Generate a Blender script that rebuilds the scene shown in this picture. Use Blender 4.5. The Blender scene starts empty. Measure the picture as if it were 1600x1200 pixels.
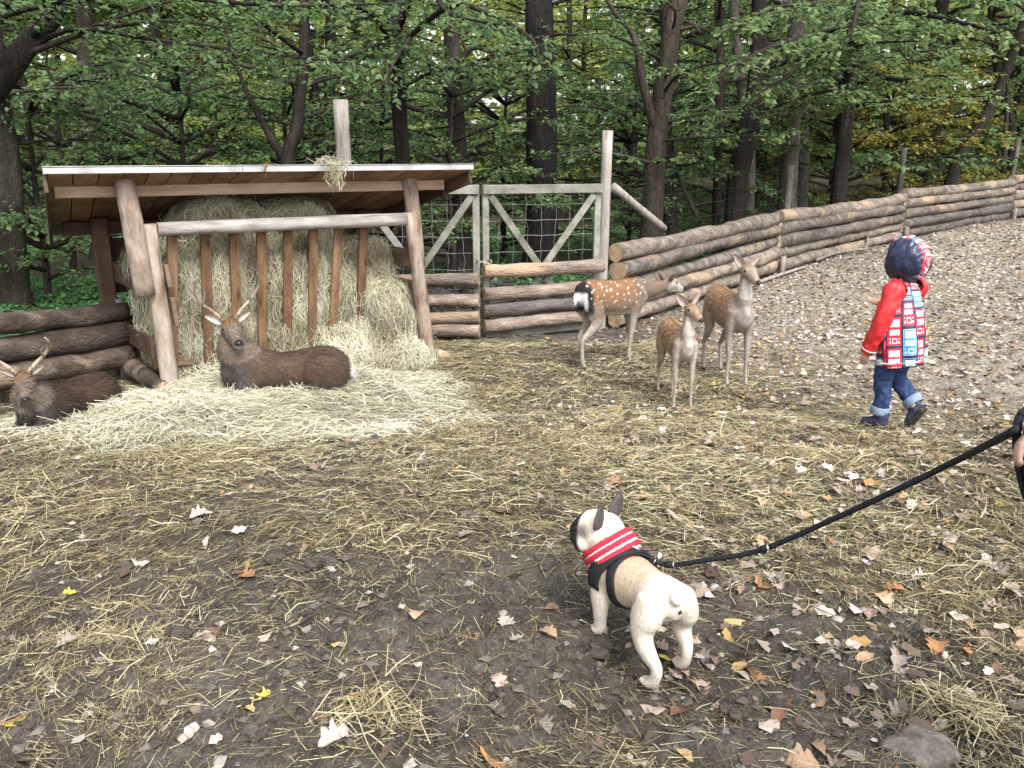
import bpy, bmesh, math, random
import numpy as np
from mathutils import Vector, Matrix, Quaternion

# ------------------------------------------------------------------ camera, sky, sun, exposure
SC = bpy.context.scene
COL = SC.collection
F_PX, HOR, CZ = 1293.0, 245.0, 1.5
PITCH = math.atan((600 - HOR) / F_PX)
cam_data = bpy.data.cameras.new('camera')
cam_data.sensor_fit = 'HORIZONTAL'
cam_data.sensor_width = 36.0
cam_data.lens = 36.0 * F_PX / 1600.0
cam_data.clip_start = 0.05
cam_data.clip_end = 600.0
cam = bpy.data.objects.new('camera', cam_data)
COL.objects.link(cam)
cam.location = (0, 0, CZ)
cam.rotation_euler = (math.pi / 2 - PITCH, 0, 0)
SC.camera = cam

SUN_EL, SUN_AZ = math.radians(50), math.radians(156)     # azimuth clockwise from +Y: behind the camera, to the right
world = bpy.data.worlds.new('World')
SC.world = world
world.use_nodes = True
wn, wl = world.node_tree.nodes, world.node_tree.links
wn.clear()
w_out = wn.new('ShaderNodeOutputWorld')
w_bg = wn.new('ShaderNodeBackground')
w_bg.inputs['Strength'].default_value = 0.13
w_sky = wn.new('ShaderNodeTexSky')
w_sky.sky_type = 'NISHITA'
w_sky.sun_disc = False
w_sky.sun_elevation = SUN_EL
w_sky.sun_rotation = SUN_AZ
w_sky.air_density = 1.0
w_sky.dust_density = 3.0
w_sky.ozone_density = 1.0
w_hs = wn.new('ShaderNodeHueSaturation')                  # an overcast sky keeps little of the blue
w_hs.inputs['Saturation'].default_value = 0.24
wl.new(w_sky.outputs[0], w_hs.inputs['Color'])
wl.new(w_hs.outputs[0], w_bg.inputs['Color'])
wl.new(w_bg.outputs[0], w_out.inputs['Surface'])

sun_data = bpy.data.lights.new('sun', 'SUN')
sun_data.energy = 1.5
sun_data.angle = math.radians(25)
sun_data.color = (1.0, 0.985, 0.955)
sun = bpy.data.objects.new('sun', sun_data)
COL.objects.link(sun)
_sd = Vector((math.sin(SUN_AZ) * math.cos(SUN_EL), math.cos(SUN_AZ) * math.cos(SUN_EL), math.sin(SUN_EL)))
sun.rotation_euler = _sd.to_track_quat('Z', 'Y').to_euler()
sun.location = _sd * 30

SC.render.engine = 'CYCLES'
SC.view_settings.view_transform = 'Standard'
SC.view_settings.look = 'None'
SC.view_settings.exposure = 1.45
SC.view_settings.gamma = 1.0
SC.view_settings.use_curve_mapping = False
SC.cycles.max_bounces = 7
SC.cycles.diffuse_bounces = 4
SC.cycles.glossy_bounces = 2
SC.cycles.transmission_bounces = 4
SC.cycles.transparent_max_bounces = 8
SC.cycles.caustics_reflective = False
SC.cycles.caustics_refractive = False

# ------------------------------------------------------------------ small helpers
def sst(a, b, x):
    t = np.clip((np.asarray(x, float) - a) / (b - a), 0, 1)
    return t * t * (3 - 2 * t)

def nrm(v):
    v = np.asarray(v, float)
    return v / np.maximum(np.linalg.norm(v, axis=-1, keepdims=True), 1e-9)

def _hash(ix, iy, iz, seed):
    h = (ix.astype(np.int64) * 374761393 + iy.astype(np.int64) * 668265263 + iz.astype(np.int64) * 1274126177 + seed * 974711) & 0xFFFFFFFF
    h = ((h ^ (h >> 13)) * 1274126177) & 0xFFFFFFFF
    h = ((h ^ (h >> 16)) * 2246822519) & 0xFFFFFFFF
    return ((h ^ (h >> 15)) & 0xFFFFFF) / float(0xFFFFFF)

def vnoise(p, seed=0):
    """smooth value noise in -1..1 at points p (N,3)"""
    p = np.asarray(p, float)
    i = np.floor(p); f = p - i; f = f * f * (3 - 2 * f)
    ix, iy, iz = i[..., 0], i[..., 1], i[..., 2]
    r = 0
    for dx in (0, 1):
        for dy in (0, 1):
            for dz in (0, 1):
                w = (f[..., 0] if dx else 1 - f[..., 0]) * (f[..., 1] if dy else 1 - f[..., 1]) * (f[..., 2] if dz else 1 - f[..., 2])
                r = r + w * _hash(ix + dx, iy + dy, iz + dz, seed)
    return r * 2 - 1

def fbm(p, seed=0, octaves=3):
    a, r, q = 1.0, 0, np.asarray(p, float)
    for k in range(octaves):
        r = r + a * vnoise(q, seed + k * 17); q = q * 2.03; a *= 0.5
    return r

def n2(x, y, f, seed=0, octaves=3):
    x = np.asarray(x, float); y = np.asarray(y, float)
    return fbm(np.stack([x * f, y * f, np.zeros_like(x) + 0.37], -1), seed, octaves)

def build_mesh(name, V, faces, mats, mat_idx=None, smooth=False, attrs=None, uv=None):
    """faces: an (M,k) array or a list of such arrays (tri / quad / ngon sets)"""
    V = np.asarray(V, np.float32).reshape(-1, 3)
    if not isinstance(faces, list):
        faces = [faces]
    faces = [np.asarray(f, np.int32) for f in faces if len(f)]
    me = bpy.data.meshes.new(name)
    me.vertices.add(len(V)); me.vertices.foreach_set('co', V.ravel())
    loops = np.concatenate([f.ravel() for f in faces])
    sizes = np.concatenate([np.full(len(f), f.shape[1], np.int32) for f in faces])
    starts = np.concatenate([[0], np.cumsum(sizes)[:-1]]).astype(np.int32)
    me.loops.add(len(loops)); me.loops.foreach_set('vertex_index', loops.astype(np.int32))
    me.polygons.add(len(sizes)); me.polygons.foreach_set('loop_start', starts)
    me.polygons.foreach_set('loop_total', sizes)
    if mat_idx is not None:
        me.polygons.foreach_set('material_index', np.asarray(mat_idx, np.int32))
    me.polygons.foreach_set('use_smooth', np.full(len(sizes), bool(smooth)))
    for m in (mats if isinstance(mats, (list, tuple)) else [mats]):
        if m: me.materials.append(m)
    for k, a in (attrs or {}).items():
        a = np.asarray(a, np.float32)
        if a.ndim == 1:
            at = me.attributes.new(k, 'FLOAT', 'POINT'); at.data.foreach_set('value', a)
        else:
            at = me.attributes.new(k, 'FLOAT_COLOR', 'POINT')
            at.data.foreach_set('color', np.concatenate([a[:, :3], np.ones((len(a), 1), np.float32)], 1).ravel())
    if uv is not None:
        u = me.uv_layers.new(name='UVMap')
        u.data.foreach_set('uv', np.asarray(uv, np.float32)[loops].ravel())
    me.update(calc_edges=True)
    me.validate()
    return me

def link(name, me, parent=None, label=None, cat=None, group=None, kind=None, loc=None, rotz=None):
    o = bpy.data.objects.new(name, me)
    COL.objects.link(o)
    if parent is not None: o.parent = parent
    if loc is not None: o.location = loc
    if rotz is not None: o.rotation_euler = (0, 0, rotz)
    tag(o, label, cat, group, kind)
    return o

def tag(o, label=None, cat=None, group=None, kind=None):
    if label: o['label'] = label
    if cat: o['category'] = cat
    if group: o['group'] = group
    if kind: o['kind'] = kind
    return o

def thing(name, label, cat, loc=(0, 0, 0), rotz=0.0, group=None):
    return link(name, None, None, label, cat, group, None, loc, rotz)

class MB:
    """collects shapes into one mesh"""
    def __init__(self): self.V, self.F3, self.F4, self.M3, self.M4, self.n, self.A = [], [], [], [], [], 0, []
    def add(self, V, F4=None, F3=None, m=0, a=0.0, m3=None):
        V = np.asarray(V, float).reshape(-1, 3)
        if F4 is not None and len(F4): self.F4.append(np.asarray(F4) + self.n); self.M4.append(np.full(len(F4), m))
        if F3 is not None and len(F3): self.F3.append(np.asarray(F3) + self.n); self.M3.append(np.full(len(F3), m if m3 is None else m3))
        self.V.append(V); self.A.append(np.broadcast_to(np.asarray(a, float), (len(V),))); self.n += len(V)
        return self
    def mesh(self, name, mats, smooth=False):
        faces, mi = [], []
        if self.F4: faces.append(np.concatenate(self.F4)); mi.append(np.concatenate(self.M4))
        if self.F3: faces.append(np.concatenate(self.F3)); mi.append(np.concatenate(self.M3))
        return build_mesh(name, np.concatenate(self.V), faces, mats, np.concatenate(mi), smooth, {'rnd': np.concatenate(self.A)})
    def obj(self, name, mats, parent=None, smooth=False, **kw):
        return link(name, self.mesh(name, mats, smooth), parent, **kw)

def box(mb, lo, hi, m=0, rot=None, org=(0, 0, 0), jit=0.0, rng=None, a=0.0):
    lo, hi = np.minimum(lo, hi), np.maximum(lo, hi)
    V = np.array([[x, y, z] for x in (lo[0], hi[0]) for y in (lo[1], hi[1]) for z in (lo[2], hi[2])], float)
    if jit: V = V + rng.uniform(-jit, jit, V.shape)
    if rot is not None: V = V @ np.asarray(rot).T
    V = V + np.asarray(org)
    mb.add(V, [[0, 1, 3, 2], [4, 6, 7, 5], [0, 4, 5, 1], [2, 3, 7, 6], [0, 2, 6, 4], [1, 5, 7, 3]], m=m, a=a)

def bar(mb, p0, p1, w, d, up=(0, 0, 1), m=0, nseg=1, bow=0.0, a=0.0):
    """a board or batten from p0 to p1, w across and d deep (d along up), edges slightly chamfered"""
    p0, p1 = np.asarray(p0, float), np.asarray(p1, float)
    t = nrm(p1 - p0); s = nrm(np.cross(t, up)); u = np.cross(s, t)
    c = min(w, d) * 0.13
    prof = [(-w/2+c, -d/2), (w/2-c, -d/2), (w/2, -d/2+c), (w/2, d/2-c), (w/2-c, d/2), (-w/2+c, d/2), (-w/2, d/2-c), (-w/2, -d/2+c)]
    R = [p0 + (p1 - p0) * k / nseg + u * bow * math.sin(math.pi * k / nseg) for k in range(nseg + 1)]
    V = np.array([r + s * x + u * y for r in R for x, y in prof])
    F = [[k*8+i, k*8+(i+1) % 8, (k+1)*8+(i+1) % 8, (k+1)*8+i] for k in range(nseg) for i in range(8)]
    e = nseg * 8
    F += [[0, 7, 6, 5], [0, 5, 4, 1], [1, 4, 3, 2], [e, e+5, e+6, e+7], [e, e+1, e+4, e+5], [e+1, e+2, e+3, e+4]]
    mb.add(V, F, m=m, a=a)

def frames(P):
    P = np.asarray(P, float)
    T = np.zeros_like(P); T[1:-1] = P[2:] - P[:-2]; T[0] = P[1] - P[0]; T[-1] = P[-1] - P[-2]
    T = nrm(T)
    a = np.array([0, 0, 1.0]) if abs(T[0][2]) < 0.9 else np.array([1.0, 0, 0])
    N = [nrm(np.cross(np.cross(T[0], a), T[0]))]
    for i in range(1, len(P)):
        n = N[-1] - T[i] * np.dot(N[-1], T[i]); N.append(nrm(n))
    N = np.array(N); B = np.cross(T, N)
    return T, N, B

def tube(mb, P, R, sides=8, m=0, m_cap=None, cap=True, wob=0.0, seed=0, a=0.0, flat=None):
    P = np.asarray(P, float); n = len(P); R = np.broadcast_to(np.asarray(R, float), (n,))
    T, N, B = frames(P)
    th = np.linspace(0, 2 * math.pi, sides, endpoint=False)
    rad = np.broadcast_to(R[:, None], (n, sides)).copy()
    if wob:
        q = np.stack([np.cos(th)[None, :] * 1.3 + np.zeros((n, 1)), np.sin(th)[None, :] * 1.3 + np.zeros((n, 1)), np.linspace(0, n * 0.55, n)[:, None] + np.zeros((1, sides)) + seed * 7.3], -1)
        rad = rad * (1 + wob * vnoise(q, seed) + wob * 0.6 * vnoise(q * 2.7, seed + 3))
    c, s = np.cos(th), np.sin(th)
    if flat is not None: s = s * flat
    V = P[:, None, :] + rad[..., None] * (N[:, None, :] * c[None, :, None] + B[:, None, :] * s[None, :, None])
    V = V.reshape(-1, 3)
    i = np.arange(sides); j = (i + 1) % sides
    F4 = np.concatenate([np.stack([k*sides+i, k*sides+j, (k+1)*sides+j, (k+1)*sides+i], 1) for k in range(n - 1)])
    F3 = None
    if cap:
        V = np.concatenate([V, P[:1], P[-1:]])
        c0, c1 = n * sides, n * sides + 1
        F3 = np.concatenate([np.stack([np.full(sides, c0), j, i], 1), np.stack([np.full(sides, c1), (n-1)*sides+i, (n-1)*sides+j], 1)])
    mb.add(V, F4, F3, m=m, m3=(m if m_cap is None else m_cap), a=a)

def curve_pts(K, n):
    """Catmull-Rom through the key points"""
    K = np.asarray(K, float)
    if len(K) == 2: return K[0] + (K[1] - K[0]) * np.linspace(0, 1, n)[:, None]
    E = np.concatenate([[2*K[0]-K[1]], K, [2*K[-1]-K[-2]]])
    out = []
    for t in np.linspace(0, len(K) - 1 - 1e-6, n):
        i = int(t); f = t - i
        p0, p1, p2, p3 = E[i:i+4]
        out.append(0.5 * (2*p1 + (p2-p0)*f + (2*p0-5*p1+4*p2-p3)*f*f + (3*p1-p0-3*p2+p3)*f**3))
    return np.array(out)

def interp_r(K, n):
    return np.interp(np.linspace(0, len(K) - 1, n), np.arange(len(K)), K)

def pix_ray(u, v):
    a = (u - 800) / F_PX; b = -(v - 600) / F_PX
    return np.array([a, math.cos(PITCH) + b * math.sin(PITCH), -math.sin(PITCH) + b * math.cos(PITCH)])

def at(u, v, y):
    """the point at distance y in front of the camera that the photograph shows at (u, v)"""
    r = pix_ray(u, v); return np.array([0, 0, CZ]) + r * (y / r[1])

# ------------------------------------------------------------------ the lie of the land
def hay_density(x, y):
    """1 where fresh hay lies thick in front of the rack, falling off into the yard"""
    x = np.asarray(x, float); y = np.asarray(y, float)
    n = n2(x, y, 0.9, 5) * 0.35
    u = (x + 2.0) * 0.81 + (y - 5.9) * 0.59; v = -(x + 2.0) * 0.59 + (y - 5.9) * 0.81
    d = np.sqrt((u / 1.22) ** 2 + (v / 0.95) ** 2)
    core = sst(1.75, 0.45, d + 1.5 * n)
    return core

def straw_density(x, y):
    """thinner, trampled straw over the yard"""
    x = np.asarray(x, float); y = np.asarray(y, float)
    n = n2(x, y, 0.8, 11)
    band = sst(2.3, 3.5, y - 0.22 * x * (x < 0) + 0.18 * x * (x > 0) + n * 0.5) * sst(9.6, 7.6, y) * sst(4.2, 1.6, x - 0.25 * (5 - y) + n * 0.5)
    patches = sst(0.05, 0.75, n2(x, y, 1.3, 23) + 0.15)
    bare = sst(0.15, 0.6, n2(x, y, 1.1, 53)) * sst(8.5, 5.5, y)
    return np.clip(band * (0.45 + 0.55 * patches) * (1 - 0.65 * bare) + (0.13 + 0.30 * sst(-0.3, -1.6, x) * sst(2.2, 3.0, y + 0.3 * n2(x, y, 1.0, 29)) + 0.22 * sst(2.0, 3.5, x) * sst(9, 5, y)) * patches * sst(0.2, 0.6, n2(x, y, 0.55, 41) + 0.3), 0, 1)

def ground_z(x, y, micro=False):
    x = np.asarray(x, float); y = np.asarray(y, float)
    z = -0.4 * sst(3.6, 6.4, y) - 0.15 * sst(8, 9.6, y) + 0.5 * sst(0, 11, x) * sst(3, 8, y)
    z = z + 0.035 * np.maximum(0, y - 24) + 0.03 * np.maximum(0, x - 12) * sst(8, 14, y)
    z = z + 0.05 * n2(x, y, 0.35, 3, 2) * sst(3, 6, y) + 0.02 * n2(x, y, 0.9, 8, 2)
    z = z + 0.07 * hay_density(x, y)
    if micro:
        near = sst(16, 7, np.hypot(x, y))
        mud = 1 - 0.6 * np.clip(straw_density(x, y) + hay_density(x, y), 0, 1)
        clods = np.abs(n2(x, y, 5.0, 61, 3)); fine = n2(x, y, 16.0, 71, 2)
        z = z + near * mud * (0.07 * (0.35 - clods) + 0.013 * fine)
    return z

def gz(x, y): return float(ground_z(np.array([x]), np.array([y]))[0])

def on_ground(u, v):
    """the ground point seen at pixel (u, v)"""
    r = pix_ray(u, v); o = np.array([0, 0, CZ]); t0, t1 = 0.3, 80.0
    ts = np.linspace(t0, t1, 4000); P = o + ts[:, None] * r
    k = np.argmax(P[:, 2] < ground_z(P[:, 0], P[:, 1]))
    return P[k]

# ------------------------------------------------------------------ materials
def ramp(nt, stops):
    r = nt.nodes.new('ShaderNodeValToRGB'); e = r.color_ramp.elements
    while len(e) < len(stops): e.new(0.5)
    for el, (p, c) in zip(e, stops): el.position = p; el.color = (c[0], c[1], c[2], 1)
    return r

def new_mat(name, rough=0.8, spec=0.3):
    m = bpy.data.materials.new(name); m.use_nodes = True
    nt = m.node_tree; b = nt.nodes['Principled BSDF']
    b.inputs['Roughness'].default_value = rough
    b.inputs['Specular IOR Level'].default_value = spec
    return m, nt, b

def tex(nt, kind, scale, vec=None, **kw):
    t = nt.nodes.new(kind); t.inputs['Scale'].default_value = scale
    for k, v in kw.items():
        if k in t.inputs: t.inputs[k].default_value = v
    if vec is not None: nt.links.new(vec, t.inputs['Vector'])
    return t

def coords(nt, scale=(1, 1, 1), rand=False):
    tc = nt.nodes.new('ShaderNodeTexCoord'); mp = nt.nodes.new('ShaderNodeMapping')
    mp.inputs['Scale'].default_value = scale
    nt.links.new(tc.outputs['Object'], mp.inputs['Vector'])
    if rand:
        oi = nt.nodes.new('ShaderNodeObjectInfo'); mu = nt.nodes.new('ShaderNodeMath'); mu.operation = 'MULTIPLY'
        mu.inputs[1].default_value = 57.0; nt.links.new(oi.outputs['Random'], mu.inputs[0])
        nt.links.new(mu.outputs[0], mp.inputs['Location'])
    return mp.outputs['Vector']

def mix(nt, fac, a, b, mode='MIX'):
    n = nt.nodes.new('ShaderNodeMix'); n.data_type = 'RGBA'; n.blend_type = mode
    for s, i in ((fac, 0), (a, 6), (b, 7)):
        if hasattr(s, 'is_linked'): nt.links.new(s, n.inputs[i])
        elif i == 0: n.inputs[0].default_value = s
        else: n.inputs[i].default_value = (s[0], s[1], s[2], 1)
    return n.outputs[2]

def math_n(nt, op, a, b=None, c=None, clamp=False):
    n = nt.nodes.new('ShaderNodeMath'); n.operation = op; n.use_clamp = clamp
    for i, s in enumerate((a, b, c)):
        if s is None: continue
        if hasattr(s, 'is_linked'): nt.links.new(s, n.inputs[i])
        else: n.inputs[i].default_value = s
    return n.outputs[0]

def bump(nt, bsdf, h, strength=0.5, dist=0.02):
    b = nt.nodes.new('ShaderNodeBump'); b.inputs['Strength'].default_value = strength; b.inputs['Distance'].default_value = dist
    nt.links.new(h, b.inputs['Height']); nt.links.new(b.outputs[0], bsdf.inputs['Normal'])

def attr(nt, name):
    a = nt.nodes.new('ShaderNodeAttribute'); a.attribute_name = name; return a

def obj_rand(nt): return nt.nodes.new('ShaderNodeObjectInfo').outputs['Random']

def mat_noise(name, stops, scale=6.0, rough=0.8, stretch=(1, 1, 1), bump_s=0.4, bump_d=0.01, detail=6, spec=0.25, rnd=0.0, bump_scale=None, streak=None, knots=0.0):
    """noise-driven colour, one look per object"""
    m, nt, b = new_mat(name, rough, spec)
    v = coords(nt, stretch, True)
    t = tex(nt, 'ShaderNodeTexNoise', scale, v, Detail=detail, Roughness=0.62)
    f = t.outputs['Fac']
    if rnd:
        f = math_n(nt, 'ADD', f, math_n(nt, 'MULTIPLY', math_n(nt, 'SUBTRACT', obj_rand(nt), 0.5), rnd))
    r = ramp(nt, stops); nt.links.new(f, r.inputs[0]); col = r.outputs[0]
    if streak:                                             # grain and drying cracks along the timber
        vs = coords(nt, streak, True); ts = tex(nt, 'ShaderNodeTexNoise', 1.6, vs, Detail=6, Roughness=.7)
        rs_ = ramp(nt, [(.30, (.42, .40, .38)), (.42, (.85, .84, .83)), (.62, (1.0, 1.0, 1.0)), (.8, (1.18, 1.18, 1.17))]); nt.links.new(ts.outputs['Fac'], rs_.inputs[0])
        col = mix(nt, 1.0, col, rs_.outputs[0], 'MULTIPLY')
    if knots:
        kn = tex(nt, 'ShaderNodeTexVoronoi', knots, v)
        kr = ramp(nt, [(.05, (.30, .24, .20)), (.13, (.75, .70, .66)), (.2, (1, 1, 1))]); nt.links.new(kn.outputs['Distance'], kr.inputs[0])
        col = mix(nt, 1.0, col, kr.outputs[0], 'MULTIPLY')
    nt.links.new(col, b.inputs['Base Color'])
    t2 = tex(nt, 'ShaderNodeTexNoise', bump_scale or scale * 4, v, Detail=4)
    bump(nt, b, t2.outputs['Fac'], bump_s, bump_d)
    return m

def mat_bark(name, dark, mid, light, peeled=None, peel=0.0, stretch=(1, 1, 1), scale=7.0, bd=0.03, crack=0.45):
    m, nt, b = new_mat(name, 0.9, 0.15)
    v = coords(nt, stretch, True)
    t = tex(nt, 'ShaderNodeTexNoise', scale, v, Detail=8, Roughness=0.7)
    vo = tex(nt, 'ShaderNodeTexVoronoi', scale * 3.2, v); vo.feature = 'DISTANCE_TO_EDGE'
    r = ramp(nt, [(0.3, dark), (0.52, mid), (0.72, light)]); nt.links.new(t.outputs['Fac'], r.inputs[0])
    col = mix(nt, math_n(nt, 'MULTIPLY', math_n(nt, 'LESS_THAN', vo.outputs['Distance'], 0.05), crack), r.outputs[0], dark)
    if peeled:
        big = tex(nt, 'ShaderNodeTexNoise', 1.4, v, Detail=5, Roughness=0.65)
        oi = obj_rand(nt)
        lim = math_n(nt, 'SUBTRACT', 0.62, math_n(nt, 'MULTIPLY', oi, peel))
        fac = math_n(nt, 'MULTIPLY', math_n(nt, 'SUBTRACT', big.outputs['Fac'], lim), 30.0, clamp=True)
        pr = ramp(nt, [(0.3, [c * 0.6 for c in peeled]), (0.6, peeled), (0.8, [min(1, c * 1.3) for c in peeled])])
        nt.links.new(t.outputs['Fac'], pr.inputs[0])
        col = mix(nt, fac, col, pr.outputs[0])
    tint = ramp(nt, [(0.0, (0.55, 0.55, 0.58)), (0.35, (0.86, 0.83, 0.80)), (0.7, (1.1, 1.03, 0.95)), (1.0, (1.28, 1.22, 1.16))])
    nt.links.new(obj_rand(nt), tint.inputs[0])
    col = mix(nt, 1.0, col, tint.outputs[0], 'MULTIPLY')
    nt.links.new(col, b.inputs['Base Color'])
    h = math_n(nt, 'ADD', t.outputs['Fac'], math_n(nt, 'MULTIPLY', math_n(nt, 'MINIMUM', vo.outputs['Distance'], 0.15), 2.0))
    bump(nt, b, h, 0.8, bd)
    return m

def mat_leaf(name, stops, trans=0.5, rough=0.55, spec=0.3):
    m, nt, b = new_mat(name, rough, spec)
    a = attr(nt, 'rnd'); r = ramp(nt, stops); nt.links.new(a.outputs['Fac'], r.inputs[0])
    nt.links.new(r.outputs[0], b.inputs['Base Color'])
    tr = nt.nodes.new('ShaderNodeBsdfTranslucent'); mx = nt.nodes.new('ShaderNodeMixShader')
    hs = nt.nodes.new('ShaderNodeHueSaturation'); hs.inputs['Value'].default_value = 1.5; hs.inputs['Hue'].default_value = 0.485
    nt.links.new(r.outputs[0], hs.inputs['Color']); nt.links.new(hs.outputs[0], tr.inputs['Color'])
    mx.inputs[0].default_value = trans
    out = nt.nodes['Material Output']
    nt.links.new(b.outputs[0], mx.inputs[1]); nt.links.new(tr.outputs[0], mx.inputs[2]); nt.links.new(mx.outputs[0], out.inputs['Surface'])
    return m

def mat_attr(name, stops, rough=0.7, spec=0.25):
    m, nt, b = new_mat(name, rough, spec)
    a = attr(nt, 'rnd'); r = ramp(nt, stops); nt.links.new(a.outputs['Fac'], r.inputs[0])
    nt.links.new(r.outputs[0], b.inputs['Base Color'])
    return m

M = {}
M['larch'] = mat_noise('larch_board', [(0.3, (0.15, 0.08, 0.042)), (0.5, (0.24, 0.135, 0.075)), (0.7, (0.34, 0.21, 0.125))], 3.0, 0.7, (1.5, 1.5, 1.5), 0.3, 0.006, rnd=0.25, streak=(18, 1.0, 4), knots=2.2)
M['slat'] = mat_noise('brown_slat', [(0.3, (0.115, 0.065, 0.036)), (0.5, (0.18, 0.105, 0.06)), (0.7, (0.26, 0.165, 0.10))], 4.0, 0.75, (3, 3, 0.6), 0.3, 0.006, rnd=0.25, streak=(18, 8, 1.0), knots=3.0)
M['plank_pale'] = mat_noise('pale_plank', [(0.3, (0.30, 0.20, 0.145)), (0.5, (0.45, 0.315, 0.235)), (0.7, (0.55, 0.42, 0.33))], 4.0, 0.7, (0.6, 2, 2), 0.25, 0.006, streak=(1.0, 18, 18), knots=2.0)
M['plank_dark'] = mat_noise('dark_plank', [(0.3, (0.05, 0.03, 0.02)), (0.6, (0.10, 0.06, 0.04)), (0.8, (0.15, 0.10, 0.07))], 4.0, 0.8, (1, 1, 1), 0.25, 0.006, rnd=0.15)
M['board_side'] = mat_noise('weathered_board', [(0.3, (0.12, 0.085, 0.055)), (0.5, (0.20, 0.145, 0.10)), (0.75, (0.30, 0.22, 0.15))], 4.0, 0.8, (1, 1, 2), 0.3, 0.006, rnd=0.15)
M['pole'] = mat_noise('barked_pole', [(0.3, (0.20, 0.13, 0.09)), (0.48, (0.34, 0.28, 0.225)), (0.62, (0.44, 0.375, 0.315)), (0.8, (0.52, 0.46, 0.40))], 5.0, 0.75, (1.6, 1.6, 0.7), 0.4, 0.01, rnd=0.15, streak=(16, 16, 1.0), knots=3.2)
M['pole_red'] = mat_noise('reddish_pole', [(0.3, (0.19, 0.14, 0.112)), (0.48, (0.33, 0.258, 0.212)), (0.62, (0.43, 0.35, 0.30)), (0.8, (0.52, 0.455, 0.40))], 6.0, 0.75, (1.6, 1.6, 0.8), 0.5, 0.01, rnd=0.1, streak=(10, 10, 3), knots=4.0)
M['pole_grey'] = mat_noise('grey_pole', [(0.3, (0.15, 0.13, 0.11)), (0.5, (0.29, 0.265, 0.24)), (0.7, (0.43, 0.405, 0.38))], 5.0, 0.75, (0.7, 3, 3), 0.4, 0.01, rnd=0.1, streak=(.9, 18, 18), knots=2.6)
M['post_grey'] = mat_noise('grey_post', [(0.3, (0.17, 0.15, 0.13)), (0.5, (0.29, 0.26, 0.235)), (0.7, (0.40, 0.37, 0.34))], 5.0, 0.8, (3, 3, 0.6), 0.4, 0.01, rnd=0.15, streak=(16, 16, 1.0), knots=3.0)
M['gate_wood'] = mat_noise('weathered_gate', [(0.3, (0.13, 0.13, 0.10)), (0.5, (0.22, 0.22, 0.185)), (0.7, (0.32, 0.315, 0.28))], 5.0, 0.8, (1, 1, 1), 0.3, 0.006, rnd=0.2, streak=(6, 6, 6))
M['cut'] = mat_noise('sawn_end', [(0.3, (0.22, 0.15, 0.09)), (0.6, (0.38, 0.28, 0.18)), (0.8, (0.46, 0.36, 0.25))], 14.0, 0.8)
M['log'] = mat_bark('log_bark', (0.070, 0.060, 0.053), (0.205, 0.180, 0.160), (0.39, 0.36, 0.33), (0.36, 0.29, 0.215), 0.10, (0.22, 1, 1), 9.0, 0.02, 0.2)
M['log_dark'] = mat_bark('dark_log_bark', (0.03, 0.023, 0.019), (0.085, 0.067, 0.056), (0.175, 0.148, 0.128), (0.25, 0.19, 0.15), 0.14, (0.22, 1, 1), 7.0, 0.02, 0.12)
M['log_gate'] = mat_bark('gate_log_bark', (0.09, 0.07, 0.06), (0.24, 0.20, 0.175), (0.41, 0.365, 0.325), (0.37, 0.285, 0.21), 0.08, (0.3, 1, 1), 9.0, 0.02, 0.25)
M['trunk_dark'] = mat_bark('dark_tree_bark', (0.012, 0.011, 0.010), (0.033, 0.029, 0.025), (0.07, 0.062, 0.054), None, 0, (1, 1, 0.25), 6.0)
M['trunk_mid'] = mat_bark('brown_tree_bark', (0.020, 0.018, 0.014), (0.048, 0.042, 0.034), (0.095, 0.085, 0.070), None, 0, (1, 1, 0.3), 6.0)
M['trunk_grey'] = mat_bark('grey_tree_bark', (0.05, 0.047, 0.042), (0.11, 0.105, 0.095), (0.2, 0.19, 0.175), None, 0, (1, 1, 0.5), 5.0)
M['felt'] = mat_noise('roofing_felt', [(0.3, (0.02, 0.02, 0.022)), (0.7, (0.05, 0.05, 0.052))], 20.0, 0.9)
m_, nt_, b_ = new_mat('galvanised_trim', 0.45, 0.5); b_.inputs['Metallic'].default_value = 0.25
r_ = ramp(nt_, [(0.3, (0.30, 0.29, 0.285)), (0.55, (0.50, 0.495, 0.49)), (0.8, (0.62, 0.62, 0.62))]); t_ = tex(nt_, 'ShaderNodeTexNoise', 5.0, coords(nt_), Detail=6)
nt_.links.new(t_.outputs['Fac'], r_.inputs[0]); nt_.links.new(r_.outputs[0], b_.inputs['Base Color']); M['trim'] = m_
m_, nt_, b_ = new_mat('fence_wire', 0.5, 0.5); b_.inputs['Base Color'].default_value = (0.30, 0.29, 0.27, 1); b_.inputs['Metallic'].default_value = 0.5; M['wire'] = m_
m_, nt_, b_ = new_mat('rusty_wire', 0.8, 0.2); b_.inputs['Base Color'].default_value = (0.05, 0.042, 0.035, 1); M['wire_dark'] = m_
M['hay'] = mat_attr('hay_strands', [(0.0, (0.09, 0.075, 0.042)), (0.25, (0.24, 0.212, 0.135)), (0.6, (0.43, 0.405, 0.285)), (1.0, (0.66, 0.645, 0.50))], 0.6, 0.3)
M['hay_core'] = mat_noise('packed_hay', [(0.3, (0.035, 0.026, 0.012)), (0.55, (0.12, 0.10, 0.05)), (0.75, (0.24, 0.21, 0.12))], 16.0, 0.9, (1, 1, 1), 0.8, 0.02)  # dark core: the shade in the hay gaps is put into its colour
M['straw'] = mat_attr('trampled_straw', [(0.0, (0.040, 0.030, 0.018)), (0.3, (0.13, 0.100, 0.054)), (0.62, (0.35, 0.295, 0.155)), (1.0, (0.66, 0.61, 0.42))], 0.6, 0.3)
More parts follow.
